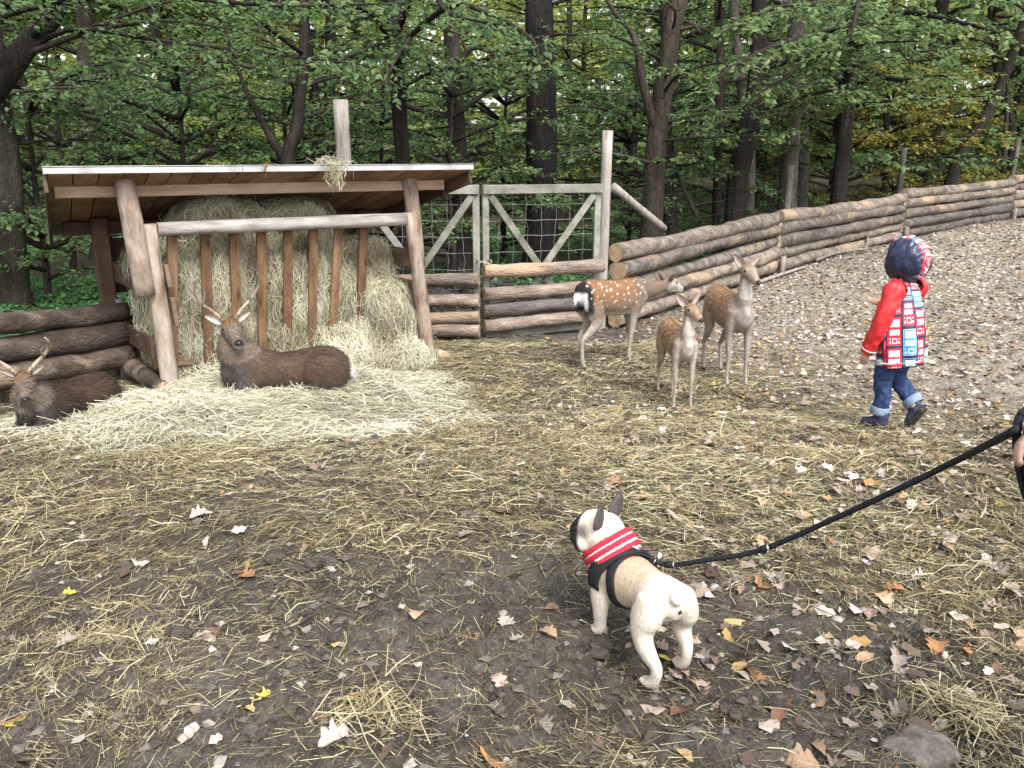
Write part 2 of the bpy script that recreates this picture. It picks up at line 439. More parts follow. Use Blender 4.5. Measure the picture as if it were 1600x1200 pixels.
GREEN = [(0.0, (0.045, 0.095, 0.036)), (0.40, (0.125, 0.215, 0.083)), (0.75, (0.20, 0.295, 0.115)), (1.0, (0.31, 0.35, 0.13))]
M['leaf_green'] = mat_leaf('green_leaves', GREEN)
M['leaf_blue'] = mat_leaf('cool_green_leaves', [(0.0, (0.042, 0.088, 0.040)), (0.45, (0.125, 0.205, 0.080)), (1.0, (0.27, 0.345, 0.15))])
M['leaf_lit'] = mat_leaf('lit_green_leaves', [(0.0, (0.13, 0.20, 0.055)), (0.5, (0.28, 0.36, 0.11)), (1.0, (0.48, 0.48, 0.14))], 0.55)  # lightened: light falling in the far gaps is put into this green
M['leaf_yellow'] = mat_leaf('yellowing_leaves', [(0.0, (0.08, 0.11, 0.03)), (0.45, (0.20, 0.20, 0.045)), (0.8, (0.36, 0.30, 0.06)), (1.0, (0.42, 0.27, 0.06))], 0.45)
M['undergrowth'] = mat_leaf('undergrowth_leaves', [(0.0, (0.035, 0.09, 0.03)), (0.5, (0.08, 0.21, 0.075)), (1.0, (0.18, 0.32, 0.12))], 0.3)
# ------------------------------------------------------------------ the ground: one sheet
def fence_y(x):
    return np.interp(x, [-40, -4, -2.9, -2.2, 1.2, 4.42, 7.98, 12.4, 40], [6.0, 6.6, 7.2, 9.7, 9.9, 13.9, 17.3, 21.1, 42])

def gravel_density(x, y):
    n = n2(x, y, 0.5, 31)
    return sst(1.4, 3.6, x - 0.10 * (9 - y) + n * 0.7) * sst(4.6, 6.2, y + 0.25 * (x - 2) + n * 0.5) * sst(0.3, -0.2, y - fence_y(x))

def make_ground():
    th = np.concatenate([np.radians(np.linspace(-44, 44, 280)), np.radians(np.linspace(44, 316, 50))[1:-1]])
    r = np.concatenate([[0.35, 0.7, 1.0], np.geomspace(1.25, 14, 260), np.geomspace(14, 420, 45)[1:]])
    T, R = np.meshgrid(th, r)
    x = R * np.sin(T); y = R * np.cos(T); nt, nr = len(th), len(r)
    x, y = x.ravel(), y.ravel()
    V = np.stack([x, y, ground_z(x, y, True)], 1)
    i = np.arange(nt); j = (i + 1) % nt
    F = np.concatenate([np.stack([k*nt+i, (k+1)*nt+i, (k+1)*nt+j, k*nt+j], 1) for k in range(nr - 1)])
    V = np.concatenate([V, [[0, 0, gz(0, 0)]]]); c = len(V) - 1
    F3 = np.stack([np.full(nt, c), i, j], 1)
    x, y = V[:, 0], V[:, 1]
    cover = np.clip(hay_density(x, y) + 0.75 * straw_density(x, y), 0, 1)
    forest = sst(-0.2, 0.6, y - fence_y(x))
    m, nt_, b = new_mat('yard_ground', 0.85, 0.35)
    v = coords(nt_)
    n1 = tex(nt_, 'ShaderNodeTexNoise', 1.7, v, Detail=8, Roughness=0.65)
    n3 = tex(nt_, 'ShaderNodeTexNoise', 28.0, v, Detail=6, Roughness=0.7)
    mud = ramp(nt_, [(0.32, (0.026, 0.021, 0.017)), (0.45, (0.072, 0.060, 0.049)), (0.54, (0.145, 0.124, 0.103)), (0.66, (0.30, 0.268, 0.23))])
    n4 = tex(nt_, 'ShaderNodeTexNoise', 95.0, v, Detail=4, Roughness=0.75)
    f = math_n(nt_, 'ADD', math_n(nt_, 'ADD', math_n(nt_, 'MULTIPLY', n1.outputs['Fac'], 0.42), math_n(nt_, 'MULTIPLY', n3.outputs['Fac'], 0.33)), math_n(nt_, 'MULTIPLY', n4.outputs['Fac'], 0.25))
    nt_.links.new(f, mud.inputs[0])
    duff = ramp(nt_, [(0.3, (0.035, 0.027, 0.016)), (0.5, (0.085, 0.068, 0.037)), (0.7, (0.20, 0.168, 0.092))]); nt_.links.new(n3.outputs['Fac'], duff.inputs[0])  # ground under straw kept dark: shade of its gaps put into the colour
    grv = ramp(nt_, [(0.3, (0.10, 0.076, 0.054)), (0.43, (0.28, 0.232, 0.175)), (0.55, (0.46, 0.40, 0.32)), (0.7, (0.62, 0.57, 0.49))]); nt_.links.new(n3.outputs['Fac'], grv.inputs[0])
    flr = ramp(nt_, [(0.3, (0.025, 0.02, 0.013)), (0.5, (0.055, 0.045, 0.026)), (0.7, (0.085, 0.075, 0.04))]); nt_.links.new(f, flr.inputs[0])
    col = mix(nt_, math_n(nt_, 'MULTIPLY', attr(nt_, 'rnd').outputs['Fac'], 0.85), mud.outputs[0], duff.outputs[0])
    col = mix(nt_, math_n(nt_, 'MULTIPLY', attr(nt_, 'gravel').outputs['Fac'], 0.9), col, grv.outputs[0])
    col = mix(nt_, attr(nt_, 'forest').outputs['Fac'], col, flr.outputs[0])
    nt_.links.new(col, b.inputs['Base Color'])
    rr = ramp(nt_, [(0.35, (0.55,) * 3), (0.6, (0.9,) * 3)]); nt_.links.new(f, rr.inputs[0]); nt_.links.new(rr.outputs[0], b.inputs['Roughness'])
    bump(nt_, b, math_n(nt_, 'ADD', n3.outputs['Fac'], math_n(nt_, 'MULTIPLY', n4.outputs['Fac'], 0.5)), 1.0, 0.04)
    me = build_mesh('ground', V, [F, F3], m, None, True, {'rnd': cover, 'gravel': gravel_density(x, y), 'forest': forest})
    link('ground', me, kind='structure')

make_ground()

# ------------------------------------------------------------------ strands: straw, hay
def strands(P, D, N, L, W, rnd, bend=0.15, rng=None, single=False):
    """flat bent strands centred at P, along D, facing N: 3 cross lines, 2 quads each"""
    n = len(P); D = nrm(D); S = nrm(np.cross(N, D)); U = np.cross(D, S)
    if single:
        w = S * W[:, None] * 0.5
        V = np.stack([P - D * L[:, None] * .5 - w, P - D * L[:, None] * .5 + w, P + D * L[:, None] * .5 - w * .5, P + D * L[:, None] * .5 + w * .5], 1).reshape(-1, 3)
        return V, np.arange(n)[:, None] * 4 + np.array([[0, 2, 3, 1]]), np.repeat(rnd, 4)
    b = rng.normal(0, 1, (n, 1)) * bend * L[:, None]; c = rng.normal(0, 1, (n, 1)) * bend * L[:, None] * 0.6
    A = P - D * L[:, None] * 0.5; Bm = P + S * b + U * np.abs(c) * 0.6; C = P + D * L[:, None] * 0.5
    w = S * W[:, None] * 0.5
    V = np.stack([A - w, A + w, Bm - w, Bm + w, C - w * 0.6, C + w * 0.6], 1).reshape(-1, 3)
    k = np.arange(n)[:, None] * 6
    F = np.concatenate([k + np.array([[0, 2, 3, 1]]), k + np.array([[2, 4, 5, 3]])])
    return V, F, np.repeat(rnd, 6)

def sample_area(rng, n, x0, x1, y0, y1, dens):
    """n points, thrown with probability dens"""
    X, Y = [], []; got = 0
    while got < n:
        x = rng.uniform(x0, x1, n * 2); y = rng.uniform(y0, y1, n * 2)
        k = rng.uniform(0, 1, n * 2) < dens(x, y)
        X.append(x[k]); Y.append(y[k]); got += k.sum()
    return np.concatenate(X)[:n], np.concatenate(Y)[:n]

def in_view(x, y, m=0.72):
    return (np.abs(x) < m * y + 0.6) & (y > 1.0)

def scatter_straw(name, label, n, dens, lo, hi, lift, mat, tone, Lr, Wr, tilt, seed, box_=(-8, 7, 1.1, 11), single=False):
    rng = np.random.default_rng(seed)
    x, y = sample_area(rng, n, *box_, lambda a, b: dens(a, b) * in_view(a, b))
    d = dens(x, y)
    z = ground_z(x, y, True) + rng.uniform(0, 1, n) ** 1.5 * lift * d + 0.004
    ang = rng.uniform(0, 2 * math.pi, n) + 0.0
    flow = n2(x, y, 0.8, seed + 2) * 2.5
    ang = np.where(rng.uniform(0, 1, n) < 0.55, flow + rng.normal(0, 0.5, n), ang)
    D = np.stack([np.cos(ang), np.sin(ang), rng.normal(0, tilt, n)], 1)
    N = np.stack([rng.normal(0, 0.45, n), rng.normal(0, 0.45, n), np.ones(n)], 1)
    L = rng.uniform(*Lr, n) * rng.choice([0.5, 1.0, 1.0, 1.35], n)
    W = rng.uniform(*Wr, n) * (0.75 + 0.07 * y)
    t = np.clip(tone(x, y) + rng.normal(0, 0.27, n), 0, 1)  # wide tone spread: dark strands put shading depth into the colour
    V, F, a = strands(np.stack([x, y, z], 1), D, N, L, W, t, 0.12, rng, single)
    # keep every strand on or above the soil
    g = ground_z(V[:, 0], V[:, 1]) + 0.001
    V[:, 2] = np.maximum(V[:, 2], g)
    link(name, build_mesh(name, V, F, mat, None, False, {'rnd': a}), label=label, cat='straw', kind='stuff')

STRAW_N, HAY_N = 85000, 70000
scatter_straw('trampled_straw', 'thin trampled straw scattered over the muddy yard', STRAW_N,
              lambda x, y: np.clip(straw_density(x, y) + 0.05, 0, 1), 0, 1, 0.035, M['straw'],
              lambda x, y: 0.42 + 0.22 * n2(x, y, 0.7, 77) + 0.12 * hay_density(x, y) + 0.1 * sst(6, 3, y), (0.035, 0.16), (0.0020, 0.0036), 0.10, 101)
scatter_straw('chaff', 'short broken bits of straw trodden into the mud', 110000,
              lambda x, y: sst(6.5, 3.5, y) * (0.35 + 0.65 * sst(-0.2, 0.5, n2(x, y, 1.8, 19))), 0, 1, 0.012, M['straw'],
              lambda x, y: 0.34 + 0.2 * n2(x, y, 0.9, 79), (0.014, 0.085), (0.0014, 0.0028), 0.14, 103, (-5, 5, 1.2, 6.5), True)
scatter_straw('broken_straw', 'short broken straw lying among the longer stalks of the yard', 75000,
              lambda x, y: np.clip(straw_density(x, y) + 0.03, 0, 1), 0, 1, 0.03, M['straw'],
              lambda x, y: 0.40 + 0.22 * n2(x, y, 0.7, 77), (0.03, 0.11), (0.0018, 0.0034), 0.12, 104, single=True)
scatter_straw('spilled_hay', 'thick pale hay spilled on the ground in front of the rack', HAY_N,
              lambda x, y: hay_density(x, y) ** 0.8, 0, 1, 0.13, M['hay'],
              lambda x, y: 0.72 + 0.2 * n2(x, y, 1.1, 78), (0.07, 0.22), (0.0022, 0.0042), 0.16, 102, (-6, 2, 4.0, 9.5))

# ------------------------------------------------------------------ the roofed hay rack
SH = thing('hay_shelter', 'roofed wooden hay rack of round poles with brown slats', 'hay rack', (-2.688, 6.305, -0.4), math.radians(35.88))
rs = np.random.default_rng(5)

def pole(name, p0, p1, r0, r1, mat, parent, seed=1, rings=9, sides=12, wob=0.07, bow=0.0, label=None, caps=M['cut']):
    mb = MB(); p0 = np.asarray(p0, float); p1 = np.asarray(p1, float)
    P = p0 + (p1 - p0) * np.linspace(0, 1, rings)[:, None]
    rng = np.random.default_rng(seed); off = rng.normal(0, 1, 3); off /= np.linalg.norm(off)
    P = P + off * (bow * np.sin(np.linspace(0, math.pi, rings)))[:, None]
    tube(mb, P, np.linspace(r0, r1, rings), sides, 0, 1, True, wob, seed)
    o = mb.obj(name, [mat, caps], parent, True, label=label)
    for p in o.data.polygons:
        if p.material_index == 1: p.use_smooth = False
    return o

def board(name, p0, p1, w, d, mat, parent, up=(0, 0, 1), nseg=1, bow=0.0, label=None):
    mb = MB(); bar(mb, p0, p1, w, d, up, 0, nseg, bow)
    return mb.obj(name, [mat], parent, label=label)

pole('front_post', (0, 0, -0.1), (-0.045, 0, 1.415), 0.072, 0.06, M['pole'], SH, 1, label='lower half of the near front post')
pole('front_post', (2.35, 0, -0.1), (2.19, 0, 1.42), 0.07, 0.06, M['pole'], SH, 2, label='lower half of the far front post, pale and barked')
pole('upper_post', (-0.125, -0.035, 0.90), (-0.175, -0.02, 1.765), 0.078, 0.074, M['pole_red'], SH, 3)
pole('upper_post', (2.30, 0.075, 0.93), (2.215, 0.055, 1.755), 0.068, 0.066, M['pole_red'], SH, 4)
pole('hay_rail', (0.02, 0.0, 1.372), (2.13, 0.0, 1.36), 0.052, 0.06, M['pole_grey'], SH, 5, rings=14)
RZ = lambda y: 1.80 - 0.285 * (y + 0.2)
board('front_beam', (-0.62, 0.11, 1.665), (2.6, 0.11, 1.655), 0.055, 0.10, M['plank_pale'], SH, nseg=4)
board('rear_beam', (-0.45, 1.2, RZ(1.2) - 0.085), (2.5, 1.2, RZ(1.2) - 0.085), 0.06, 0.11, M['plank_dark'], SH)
XL = lambda y: -0.69 + 0.115 * (y + 0.2)                      # the roof narrows a little to the back
XR = lambda y: 2.69 - 0.105 * (y + 0.2)
YB = 1.72
nb = 21
for k in range(nb):                                            # the roof boards seen from below, each its own
    dz = rs.uniform(-0.003, 0.003); g0 = rs.uniform(.003, .006); mb = MB(); V = []
    for y in (-0.22, YB):
        w = (XR(y) - XL(y)) / nb
        for xx, zz in ((XL(y) + w * k + g0, -.026), (XL(y) + w * (k + 1) - g0, -.026), (XL(y) + w * (k + 1) - g0, -.002), (XL(y) + w * k + g0, -.002)): V.append((xx, y, RZ(y) + zz + dz))
    mb.add(V, [[0, 1, 5, 4], [1, 2, 6, 5], [2, 3, 7, 6], [3, 0, 4, 7], [0, 3, 2, 1], [4, 5, 6, 7]])
    mb.obj('roof_board', [M['larch']], SH)
mb = MB(); c_, s_ = -0.285, 1.0
Vr = []
for t in np.linspace(0, 1, 24):
    for y in (-0.235, 0.4, 1.0, YB + .03):
        x = (XL(y) - .02) * (1 - t) + (XR(y) + .02) * t; Vr.append((x, y, RZ(y) + 0.012 + rs.uniform(-0.003, 0.003)))
Vr = np.array(Vr); F = [[i*4+j, (i+1)*4+j, (i+1)*4+j+1, i*4+j+1] for i in range(23) for j in range(3)]
Vt = Vr + [0, 0, 0.008]; nn = len(Vr)
F2 = [[f[3]+nn, f[2]+nn, f[1]+nn, f[0]+nn] for f in F]
mb.add(np.concatenate([Vr, Vt]), F + F2); mb.obj('roof_sheet', [M['felt']], SH)
for xa, xb in ((-0.715, 0.62), (0.624, 2.715)):                # white metal drip edge in two lengths
    mb = MB()
    bar(mb, (xa, -0.242, RZ(-0.22) + 0.004), (xb, -0.242, RZ(-0.22) + 0.004), 0.006, 0.040, (0, 0, 1))
    bar(mb, (xa, -0.21, RZ(-0.21) + 0.026), (xb, -0.21, RZ(-0.21) + 0.026), 0.07, 0.004, (0, 0.27, 1))
    mb.obj('drip_edge', [M['trim']], SH)
for fx, ox in ((XL, -.014), (XR, .014)):
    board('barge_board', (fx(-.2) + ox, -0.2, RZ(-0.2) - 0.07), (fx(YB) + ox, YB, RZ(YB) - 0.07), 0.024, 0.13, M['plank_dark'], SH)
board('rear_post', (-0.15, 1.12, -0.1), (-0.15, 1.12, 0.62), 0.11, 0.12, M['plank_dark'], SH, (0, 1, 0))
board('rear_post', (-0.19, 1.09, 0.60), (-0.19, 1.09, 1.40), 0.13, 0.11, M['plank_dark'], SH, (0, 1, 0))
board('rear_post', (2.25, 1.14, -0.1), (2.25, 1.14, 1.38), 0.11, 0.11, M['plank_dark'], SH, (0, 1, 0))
SL = [(0.148, 0.10, .36), (0.396, 0.385, .31), (0.622, 0.63, .30), (0.847, 0.845, .27), (1.074, 1.065, .26), (1.30, 1.30, .30), (1.534, 1.49, .28), (1.77, 1.78, .42)]
for xt, xb, zb in SL:
    board('slat', (xt, 0.085, 1.37), (xb, 0.30, zb - 0.06), 0.078, 0.032, M['slat'], SH, (0, 1, 0.15))
board('lower_rail', (-0.05, 0.345, 0.27), (2.3, 0.345, 0.27), 0.05, 0.09, M['slat'], SH)
for z, h in ((0.985, 0.175), (0.675, 0.20), (0.31, 0.24), (0.03, 0.12)):
    board('side_board', (2.345 - 0.06 * z, 0.03, z), (2.345 - 0.05 * z, 1.2, z - 0.02), 0.028, h, M['board_side'], SH)
for z in (0.25, 0.55, 0.85, 1.12):
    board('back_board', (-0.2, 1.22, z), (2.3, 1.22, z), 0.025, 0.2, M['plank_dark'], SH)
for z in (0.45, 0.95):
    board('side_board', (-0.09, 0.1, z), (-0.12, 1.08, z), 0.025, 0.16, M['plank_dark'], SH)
board('cleat', (0.075, 0.05, 0.93), (0.062, 0.05, 1.10), 0.035, 0.05, M['board_side'], SH, (0, 1, 0))
board('cleat', (0.10, 0.06, 0.62), (0.085, 0.06, 0.84), 0.035, 0.05, M['board_side'], SH, (0, 1, 0))
pole('base_log', (-0.13, 1.0, 0.16), (-0.085, -0.11, 0.17), 0.085, 0.055, M['log_dark'], SH, 7, label='short round log on the ground at the near end')
pole('base_log', (2.46, 1.0, 0.05), (2.47, -0.08, 0.05), 0.06, 0.06, M['pole'], SH, 8)

# hay packed in the rack: a core with thousands of strands over it
def remesh(mb_mesh, voxel, smooth=4, factor=0.5):
    """fuse overlapping closed shapes into one skin"""
    o = bpy.data.objects.new('skin_source', mb_mesh); COL.objects.link(o)
    r = o.modifiers.new('r', 'REMESH'); r.mode = 'VOXEL'; r.voxel_size = voxel
    s = o.modifiers.new('s', 'SMOOTH'); s.iterations = smooth; s.factor = factor
    dg = bpy.context.evaluated_depsgraph_get(); dg.update()
    me = bpy.data.meshes.new_from_object(o.evaluated_get(dg))
    bpy.data.objects.remove(o); bpy.data.meshes.remove(mb_mesh)
    return me

def arrays(me):
    V = np.empty(len(me.vertices) * 3, np.float32); me.vertices.foreach_get('co', V)
    N = np.empty(len(me.vertices) * 3, np.float32); me.vertices.foreach_get('normal', N)
    me.calc_loop_triangles()
    T = np.empty(len(me.loop_triangles) * 3, np.int32); me.loop_triangles.foreach_get('vertices', T)
    return V.reshape(-1, 3).astype(float), N.reshape(-1, 3).astype(float), T.reshape(-1, 3)

def ellipsoid(mb, c, r, nu=16, nv=10, rot=None):
    u = np.linspace(0, 2*math.pi, nu, endpoint=False); v = np.linspace(0, math.pi, nv + 1)[1:-1]
    V = np.array([[math.sin(b)*math.cos(a), math.sin(b)*math.sin(a), math.cos(b)] for b in v for a in u] + [[0, 0, 1], [0, 0, -1]]) * np.asarray(r, float)
    if rot is not None: V = V @ np.asarray(rot).T
    V = V + np.asarray(c, float)
    F4 = [[k*nu+i, (k+1)*nu+i, (k+1)*nu+(i+1) % nu, k*nu+(i+1) % nu] for k in range(len(v)-1) for i in range(nu)]
    t, b = len(v)*nu, len(v)*nu+1; e = (len(v)-1)*nu
    F3 = [[t, i, (i+1) % nu] for i in range(nu)] + [[b, e+(i+1) % nu, e+i] for i in range(nu)]
    mb.add(V, F4, F3)

def sample_surface(V, N, T, n, rng, keep=None):
    A = np.linalg.norm(np.cross(V[T[:, 1]] - V[T[:, 0]], V[T[:, 2]] - V[T[:, 0]]), axis=1)
    k = rng.choice(len(T), n, p=A / A.sum())
    r1 = np.sqrt(rng.uniform(0, 1, (n, 1))); r2 = rng.uniform(0, 1, (n, 1))
    w = np.concatenate([1 - r1, r1 * (1 - r2), r1 * r2], 1)
    P = (V[T[k]] * w[..., None]).sum(1); Q = nrm((N[T[k]] * w[..., None]).sum(1))
    if keep is not None:
        m = keep(P, Q); P, Q = P[m], Q[m]
    return P, Q

mb = MB()
box(mb, (0.06, 0.36, 0.02), (2.2, 1.08, 1.12))
for x, y, z, a, b, c in [(0.62, .55, 1.25, .46, .36, .36), (1.28, .58, 1.24, .44, .36, .33), (0.2, .6, 1.0, .3, .4, .35), (0.5, .46, .9, .42, .26, .5), (1.1, .46, .85, .48, .27, .5),
                         (1.75, .60, .72, .42, .36, .40), (1.5, .48, .55, .55, .3, .5), (2.0, .36, .42, .3, .42, .42), (0.5, .50, .45, .5, .25, .4), (1.1, .50, .42, .5, .26, .4), (1.75, .28, .10, .50, .30, .30), (0.9, .25, .03, 1.0, .35, .16), (2.05, .10, .05, .34, .36, .24), (0.10, .6, .62, .2, .32, .5)]:
    ellipsoid(mb, (x, y, z), (a, b, c))
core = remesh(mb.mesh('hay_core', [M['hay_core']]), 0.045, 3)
V, N, T = arrays(core)
V = V + N * (0.05 * fbm(V * 5.0, 3, 3))[:, None]
slat_y = .085 + .215 * (1.37 - V[:, 2]) / 1.12 + .035                     # the slats hold the hay back
V[:, 1] = np.where((V[:, 2] > .38) & (V[:, 2] < 1.3) & (V[:, 0] > .05) & (V[:, 0] < 1.85), np.maximum(V[:, 1], slat_y), V[:, 1])
rng = np.random.default_rng(77)
P, Q = sample_surface(V, N, T, 60000, rng, lambda P, Q: (P[:, 1] < 1.0) & ((Q[:, 1] < 0.35) | (Q[:, 2] > 0.2)))
n = len(P)
D = rng.normal(0, 1, (n, 3)); D[:, 2] -= 1.9 * (np.abs(Q[:, 2]) < 0.7); D = D - Q * (D * Q).sum(1, keepdims=True) * 0.86
L = rng.uniform(0.08, 0.26, n); W = rng.uniform(0.0024, 0.0045, n)
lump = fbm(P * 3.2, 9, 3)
tone = np.clip(0.58 + 0.36 * lump + rng.normal(0, 0.19, n) - 0.2 * sst(0.9, 1.4, P[:, 2]) * (Q[:, 2] < 0.6), 0, 1)  # dark lumps paint shaded gaps; upper side faces toned darker
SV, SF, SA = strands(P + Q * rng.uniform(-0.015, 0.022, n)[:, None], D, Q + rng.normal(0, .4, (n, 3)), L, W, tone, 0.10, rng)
nv = len(V)
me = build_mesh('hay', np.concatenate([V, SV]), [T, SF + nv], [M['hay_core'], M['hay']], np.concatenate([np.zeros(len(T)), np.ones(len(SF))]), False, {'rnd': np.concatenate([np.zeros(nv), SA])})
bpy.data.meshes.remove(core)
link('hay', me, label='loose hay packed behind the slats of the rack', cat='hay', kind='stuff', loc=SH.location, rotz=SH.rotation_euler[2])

def sh_pt(x, y, z):
    a = math.radians(35.88); return np.array([-2.688 + x*math.cos(a) - y*math.sin(a), 6.305 + x*math.sin(a) + y*math.cos(a), -0.4 + z])

# wisp of hay caught on the roof edge
rng = np.random.default_rng(9); n = 230
P = sh_pt(1.36, -0.2, 1.83) + rng.normal(0, 1, (n, 3)) * [0.07, 0.05, 0.02] + [0, 0, 0.02]
D = rng.normal(0, 1, (n, 3)) * [1, 1, 0.5]
hang = rng.uniform(0, 1, n) < 0.4
P[hang] = sh_pt(1.36, -0.265, 1.76) + rng.normal(0, 1, (hang.sum(), 3)) * [0.035, 0.01, 0.045]; D[hang] = rng.normal(0, 0.35, (hang.sum(), 3)) + [0, 0, -1]
Vv, Ff, Aa = strands(P, D, rng.normal(0, 1, (n, 3)), rng.uniform(.06, .2, n), rng.uniform(.003, .005, n), np.clip(rng.normal(.6, .2, n), 0, 1), .2, rng)
link('hay_wisp', build_mesh('hay_wisp', Vv, Ff, M['hay'], None, False, {'rnd': Aa}), label='wisp of hay hanging over the white roof edge', cat='hay', kind='stuff')
# ------------------------------------------------------------------ log fences, gate, posts
def log_run(parent, A, B, n, r, z0, mat, seed, stack=1.96, jz=0.012, labels=None, base=None):
    """n logs lying one on the other from A to B (local to parent)"""
    rng = np.random.default_rng(seed); A = np.asarray(A, float); B = np.asarray(B, float)
    za, zb = A[2] + z0, B[2] + z0
    for k in range(n):
        ra, rb = r * rng.uniform(0.84, 1.14), r * rng.uniform(0.84, 1.14)
        if rng.uniform() < 0.5: ra, rb = max(ra, rb), min(ra, rb)
        rm = 0.5 * (ra + rb)
        p = A.copy(); q = B.copy(); p[2] = za + ra * 0.97; q[2] = zb + rb * 0.97
        za += ra * stack; zb += rb * stack
        t = nrm(q - p); s = np.array([-t[1], t[0], 0]); o = s * rng.uniform(-0.03, 0.03)
        e = rng.uniform(-0.02, 0.03)
        pole('log', p + o + t * (0.015 - e * 0.2), q + o - t * 0.015, ra, rb, mat, parent, int(rng.integers(1, 9999)), rings=22, sides=14, wob=0.24, bow=rng.uniform(0.005, 0.06))

# right: the long fence climbing away beside the slope
FX = [(1.24, 9.97), (4.42, 13.97), (7.98, 17.3), (12.4, 21.1), (17.6, 25.0)]
FT = [None] * 5
fence = thing('log_fence', 'long fence of stacked split logs climbing away behind the deer', 'fence', (1.24, 9.97, gz(1.24, 9.97)))
fo = np.array(fence.location)
cnts = [5, 5, 5, 5]; rad = [0.104, 0.101, 0.102, 0.105]
for k in range(4):
    a = np.array([*FX[k], gz(*FX[k])]) - fo; b = np.array([*FX[k+1], gz(*FX[k+1])]) - fo
    log_run(fence, a + [0, 0, 0.03], b + [0, 0, 0.03], cnts[k], rad[k], 0.0, M['log'], 400 + k * 13)
for k in range(1, 5):
    x, y = FX[k]
    for s in (-0.12, 0.14):
        p = np.array([x + 0.10 + s * 0.75, y - 0.14 + s * 0.85 + 0.22, gz(x, y)]) - fo
        pole('fence_post', p + [0, 0, -0.2], p + [0, 0, 0.95], 0.05, 0.05, M['post_grey'], fence, 60 + k, rings=5)
    p = np.array([x - 0.02, y - 0.16, gz(x, y)]) - fo
    pole('fence_post', p + [0.1, -0.02, -0.2], p + [0.1, -0.02, 0.3], 0.042, 0.042, M['post_grey'], fence, 70 + k, rings=4)

# left: three dark logs running from the rack out of the picture
lf = thing('log_fence', 'short fence of three dark bark logs beside the rack, behind the lying stag', 'fence', (-3.30, 7.05, -0.4))
lo_ = np.array(lf.location)
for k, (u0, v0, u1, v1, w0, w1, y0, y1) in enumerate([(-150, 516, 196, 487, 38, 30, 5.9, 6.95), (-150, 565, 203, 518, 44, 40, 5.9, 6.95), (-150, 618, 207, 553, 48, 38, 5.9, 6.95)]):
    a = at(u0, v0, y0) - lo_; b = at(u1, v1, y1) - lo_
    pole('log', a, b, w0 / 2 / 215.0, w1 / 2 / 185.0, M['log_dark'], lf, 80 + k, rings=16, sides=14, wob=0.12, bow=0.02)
for yy, uu in ((6.95, 186),):
    p = at(uu, 600, yy) - lo_; pole('fence_post', (p[0], p[1] + 0.16, -0.2), (p[0], p[1] + 0.16, 0.72), 0.06, 0.055, M['post_grey'], lf, 91, rings=5)
p = at(-120, 600, 6.0) - lo_; pole('fence_post', (p[0], p[1] + 0.2, -0.2), (p[0], p[1] + 0.2, 0.9), 0.06, 0.055, M['post_grey'], lf, 92, rings=5)

# gate of two leaves
def wire_panel(mb, x0, x1, z0, z1, nx, nz, y, r, rng, mask=None):
    for i in range(nx + 1):
        x = x0 + (x1 - x0) * i / nx; zz = np.linspace(z0, z1, nz * 2 + 1)
        P = np.stack([x + rng.normal(0, 0.009, len(zz)), np.full(len(zz), y) + rng.normal(0, 0.004, len(zz)), zz], 1)
        tube(mb, P, r, 4, cap=False)
    for j in range(nz + 1):
        z = z0 + (z1 - z0) * j / nz; xx = np.linspace(x0, x1, nx * 2 + 1); s = rng.normal(0, 0.012)
        P = np.stack([xx, np.full(len(xx), y + 2 * r) + rng.normal(0, 0.004, len(xx)), z + s * np.sin(np.linspace(0, 3, len(xx))) + rng.normal(0, 0.004, len(xx))], 1)
        tube(mb, P, r, 4, cap=False)

def gate(label, A, B, H, braces, logs, seed, slope):
    rng = np.random.default_rng(seed)
    A = np.asarray(A, float); B = np.asarray(B, float); w = float(np.hypot(*(B - A)[:2])); yaw = math.atan2(B[1] - A[1], B[0] - A[0])
    g = thing('gate', label, 'gate', tuple(A), yaw, 'two leaves of the wooden gate')
    s = slope; t = 0.075
    board('stile', (t/2, 0, 0.1), (t/2, 0, H), t, 0.05, M['gate_wood'], g, (0, 1, 0))
    board('stile', (w - t/2, 0, 0.1 + s), (w - t/2, 0, H), t, 0.05, M['gate_wood'], g, (0, 1, 0))
    board('top_rail', (0, -0.048, H - 0.05), (w, -0.048, H - 0.05), 0.04, 0.10, M['gate_wood'], g)
    board('bottom_board', (0.02, -0.03, 0.10), (w - 0.02, -0.03, 0.10 + s), 0.03, 0.11, M['gate_wood'], g)
    for (xa, za, xb, zb) in braces:
        board('brace', (xa, -0.034, za), (xb, -0.034, zb), 0.075, 0.025, M['gate_wood'], g, (0, 1, 0))
    mb = MB(); wire_panel(mb, 0.02, w - 0.02, 0.12, H - 0.03, int(w / 0.175), 9, 0.03, 0.0026, rng)
    mb.obj('wire_mesh', [M['wire']], g)
    for (za, zb, r) in logs:
        pole('log', (-0.02, -0.125, za), (w + 0.01, -0.125, zb + 0.0), r * rng.uniform(.92, 1.08), r * rng.uniform(.92, 1.08), M['log_gate'], g, int(rng.integers(1, 999)), rings=14, sides=12, wob=0.12, bow=0.015)
    return g

